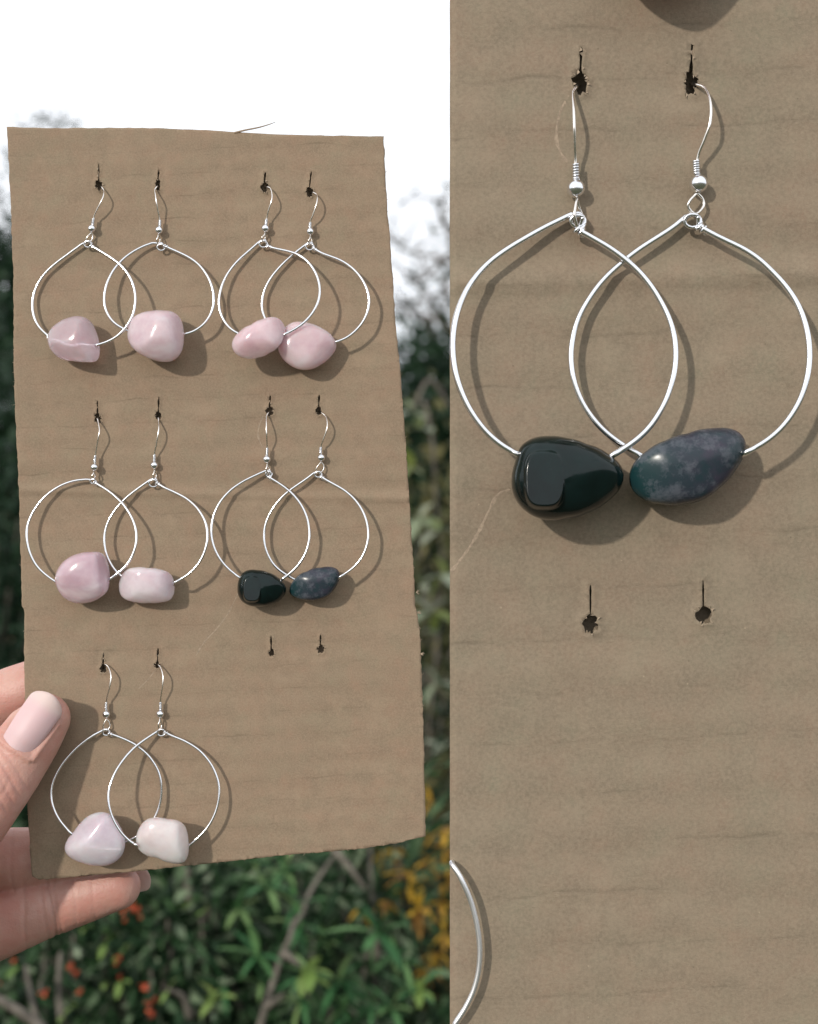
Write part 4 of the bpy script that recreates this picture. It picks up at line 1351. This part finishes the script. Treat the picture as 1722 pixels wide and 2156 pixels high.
sh1 = shrub('flowering_shrub', 'dark green shrub with small orange-red flowers under the hand', -160, 470, lambda x: 1790, 1.30, 1.85, 9000, 0.022, M_LF_MID, 21, 0.5, lumps=120, spread=0.035)
sh2 = shrub('narrow_leaved_shrub', 'green shrub with long narrow leaves and a grey branch under the small card', 380, 900, lambda x: 1740, 1.35, 1.95, 9000, 0.036, M_LF_MID, 22, 0.22, lumps=120, spread=0.04)
sh3 = shrub('yellow_shrub', 'shrub with tufts of orange-yellow leaves at the lower right corner of the card', 780, 1150, lambda x: 1620, 1.5, 2.0, 4200, 0.034, M_LF_OLIVE, 23, 0.2, lumps=70, spread=0.04)
sh4 = shrub('olive_shrub', 'olive green bush in the gap between the two cards', 800, 1100, lambda x: 900, 2.2, 2.9, 4200, 0.035, M_LF_OLIVE, 24, 0.5, lumps=60, spread=0.08, ylow=2000)
sh5 = shrub('dark_shrub', 'dark green bush beyond the left edge of the small card', -220, 160, lambda x: 640, 2.6, 3.4, 6500, 0.045, M_LF_DARK, 25, 0.45, lumps=70, spread=0.11, ylow=2100)
sh6 = shrub('dark_shrub', 'low dark bush filling the ground behind the flowering plants', -100, 1000, lambda x: 1500, 2.3, 3.0, 9000, 0.05, M_LF_DARK, 26, 0.45, lumps=110, spread=0.11, ylow=2300)

# single leaves that can be told apart: one blade mesh, copied
def blade_mesh(name, L, W, mat):
    V, F = [], []
    n = 5
    for i in range(n + 1):
        t = i / n
        w = W * 0.5 * (math.sin(math.pi * min(1, t * 0.92 + 0.06)) ** 0.8) if i < n else 0.0004
        z = -0.25 * L * t * t
        V += [(-w, L * t, z + w * .35), (0, L * t, z), (w, L * t, z + w * .35)]
    for i in range(n):
        for s in range(2):
            F.append((i * 3 + s, i * 3 + s + 1, i * 3 + s + 4, i * 3 + s + 3))
    me = bpy.data.meshes.new(name)
    me.from_pydata(V, [], F)
    me.materials.append(mat)
    me.polygons.foreach_set('use_smooth', [True] * len(me.polygons))
    return me

def rosette(root, c, n, me, scale, rd, axis=None, name='leaf', open_=(0.5, 1.5)):
    ax = Vector(axis) if axis else Vector((rd.uniform(-.5, .5), -0.7, rd.uniform(0.1, 1)))
    ax.normalize()
    e1 = ax.orthogonal().normalized(); e2 = ax.cross(e1)
    off = wloc(root)
    for i in range(n):
        a = 2 * math.pi * i / n + rd.uniform(-.3, .3)
        el = rd.uniform(*open_)
        d = (ax * math.cos(el) + (e1 * math.cos(a) + e2 * math.sin(a)) * math.sin(el)).normalized()
        o = bpy.data.objects.new(name, me)
        COL.objects.link(o)
        o.parent = root
        o.location = Vector(c) - off
        q = d.to_track_quat('Y', 'Z')
        o.rotation_euler = q.to_euler()
        s = scale * rd.uniform(.7, 1.25)
        o.scale = (s, s, s)

rd = random.Random(44)
m_nar = blade_mesh('narrow_leaf', 0.034, 0.0072, M_LF_NARROW)
m_yel = blade_mesh('yellow_leaf', 0.026, 0.0062, M_LF_YELLOW)
m_lim = blade_mesh('lime_leaf', 0.030, 0.011, M_LF_LIME)
c7 = lambda x, y, d: A(442.5 + x * .2981, 1646 + y * .2981, d)
c6 = lambda x, y, d: A(x * .2878, 1716.6 + y * .2878, d)
for (x, y, d, n, s) in [(1180, 1070, 1.22, 8, 1.25), (330, 1230, 1.27, 7, 1.1), (600, 880, 1.3, 5, 1.1), (640, 1020, 1.3, 6, 1.0), (710, 1380, 1.24, 7, .9), (520, 640, 1.35, 7, .9),
                        (1420, 1500, 1.25, 6, 1), (400, 740, 1.33, 6, 1), (920, 1400, 1.27, 6, 1.0), (200, 900, 1.33, 6, .9), (90, 1450, 1.3, 6, .9), (360, 1420, 1.3, 6, .9), (640, 1560, 1.26, 7, .9),
                        (950, 1600, 1.3, 7, .9), (300, 560, 1.4, 6, .9), (1300, 1250, 1.35, 6, .8), (800, 1120, 1.4, 6, .9), (40, 700, 1.4, 6, .9), (1150, 1560, 1.32, 6, .9), (1280, 1600, 1.3, 7, 1)]:
    rosette(sh2, c7(x, y, d), n, m_nar, s, rd)
for (x, y, d) in [(720, 1330, 1.22), (660, 1370, 1.22), (1480, 1480, 1.24), (30, 1540, 1.2)]:
    rosette(sh2, c7(x, y, d), 3, m_lim, 0.9, rd, open_=(.4, .9))
for (x, y, d, n, s) in [(1470, 900, 1.36, 11, 1.15), (1420, 650, 1.4, 10, 1.05), (1650, 330, 1.45, 9, 1), (1640, 480, 1.45, 9, 1), (1550, 140, 1.5, 8, .9), (1540, 560, 1.45, 8, .8), (1060, 900, 1.4, 8, .8),
                        (1230, 840, 1.42, 9, .9), (1520, 1330, 1.38, 8, .9), (1650, 1080, 1.4, 8, .9), (1640, 860, 1.4, 9, 1), (1600, 1210, 1.4, 8, .9), (1320, 480, 1.5, 8, .8), (1200, 520, 1.5, 7, .7), (1380, 760, 1.42, 8, .9), (1680, 620, 1.45, 8, 1)]:
    rosette(sh3, c7(x, y, d), n, m_yel, s, rd, axis=(rd.uniform(-.4, .4), -0.6, rd.uniform(-.9, .1)))
for (x, y, d) in [(1230, 1290, 1.2), (1520, 1360, 1.2), (760, 1240, 1.22), (880, 1220, 1.25), (770, 860, 1.3), (770, 950, 1.3), (620, 830, 1.3), (920, 980, 1.3), (140, 1110, 1.3), (1350, 690, 1.3), (1500, 700, 1.3), (550, 1400, 1.22), (460, 1470, 1.2)]:
    rosette(sh1, c6(x, y, d), 2, m_lim, 0.62 * rd.uniform(.6, 1.2), rd, open_=(.2, 1.2))
# olive bush: pale single leaves in the gap
m_pal = blade_mesh('pale_leaf', 0.05, 0.028, leaf_mat('pale_leaf', [(0.30, 0.32, 0.24), (0.22, 0.26, 0.18), (0.16, 0.20, 0.05)], .5, .2))
for (x, y, d, n) in [(868, 868, 2.1, 4), (880, 905, 2.1, 3), (865, 985, 2.1, 3), (890, 1230, 2.1, 3), (905, 1290, 2.1, 4), (915, 1330, 2.15, 3), (920, 1440, 2.1, 3), (935, 1210, 2.1, 3), (930, 1580, 2.1, 4), (885, 1090, 2.1, 4), (920, 1120, 2.1, 3)]:
    rosette(sh4, A(x, y, d), n, m_pal, rd.uniform(.6, 1.0), rd)
# grey branches, each a part of its shrub
def twig(root, pts, r0, r1):
    c = catmull(pts, 5)
    V, F = tube(c, [r0 + (r1 - r0) * i / (len(c) - 1) for i in range(len(c))], 6)
    mk('branch', V, F, M_TWIG, root)
twig(sh2, [c7(330, 1800, 1.24), c7(400, 1560, 1.24), c7(505, 1230, 1.26), c7(560, 1120, 1.26), c7(590, 1010, 1.27), c7(650, 930, 1.28), c7(720, 750, 1.3), c7(900, 490, 1.34), c7(960, 380, 1.36)], .0042, .0018)
twig(sh2, [c7(860, 460, 1.33), c7(950, 560, 1.32), c7(1040, 680, 1.31), c7(1100, 760, 1.31)], .0042, .002)
twig(sh2, [c7(520, 1200, 1.26), c7(590, 1260, 1.25), c7(660, 1300, 1.25)], .004, .002)
twig(sh2, [c7(380, 1600, 1.24), c7(520, 1500, 1.23)], .004, .0025)
twig(sh2, [c7(1180, 1250, 1.24), c7(1178, 1070, 1.22)], .004, .003)
twig(sh1, [c6(-300, 1180, 1.17), c6(0, 1350, 1.17), c6(150, 1440, 1.17), c6(320, 1560, 1.17)], .0040, .0048)
twig(sh1, [c6(330, 1640, 1.2), c6(255, 1440, 1.2), c6(210, 1240, 1.22), c6(190, 1100, 1.23)], .0035, .002)
twig(sh1, [c6(450, 1500, 1.25), c6(430, 1260, 1.26), c6(445, 1000, 1.28)], .004, .0025)
twig(sh1, [c6(1390, 1480, 1.22), c6(1340, 1330, 1.21), c6(1230, 1270, 1.2)], .004, .002)
twig(sh1, [c6(1400, 620, 1.36), c6(1375, 520, 1.36), c6(1365, 380, 1.36)], .006, .004)
twig(sh4, [A(893, 845, 2.08), A(903, 890, 2.08), A(912, 945, 2.08), A(915, 1010, 2.1)], .0045, .003)
twig(sh4, [A(870, 860, 2.1), A(905, 800, 2.12), A(950, 860, 2.14)], .004, .003)
twig(sh4, [A(915, 1010, 2.1), A(930, 1250, 2.15), A(900, 1640, 2.2), A(940, 2100, 2.3)], .002, .003)
# flowers: a tuft of petals each, copied
def flower_mesh():
    mb = MB()
    r = random.Random(9)
    for i in range(11):
        a = r.uniform(0, 2 * math.pi); e = r.uniform(0.1, 1.25)
        d = Vector((math.cos(a) * math.sin(e), math.sin(a) * math.sin(e), math.cos(e)))
        s = d.orthogonal().normalized(); L = 0.0095 * r.uniform(.7, 1.1)
        mb.add(([Vector((0, 0, 0)), d * L * .55 + s * .0028, d * L, d * L * .55 - s * .0028], [(0, 1, 2), (0, 2, 3)]))
    me = bpy.data.meshes.new('flower')
    me.from_pydata([tuple(v) for v in mb.V], [], mb.F)
    me.materials.append(M_FLOWER)
    return me
fm = flower_mesh()
off = wloc(sh1)
for (x, y) in [(930, 650), (900, 680), (990, 680), (930, 765), (960, 640), (1040, 730), (880, 1035), (860, 1080), (580, 1150), (600, 1295), (1090, 1375), (1110, 1450), (1150, 1330), (890, 1170), (1050, 1240), (8, 1220), (320, 1290), (540, 1100), (100, 1050), (1000, 700), (1130, 1470), (1060, 1255)]:
    o = bpy.data.objects.new('flower', fm)
    COL.objects.link(o); o.parent = sh1
    o.location = c6(x, y, rd.uniform(1.2, 1.27)) - off
    o.rotation_euler = (math.radians(rd.uniform(40, 110)), rd.uniform(-.6, .6), rd.uniform(-.8, .8))
    s = rd.uniform(.5, .95); o.scale = (s, s, s)
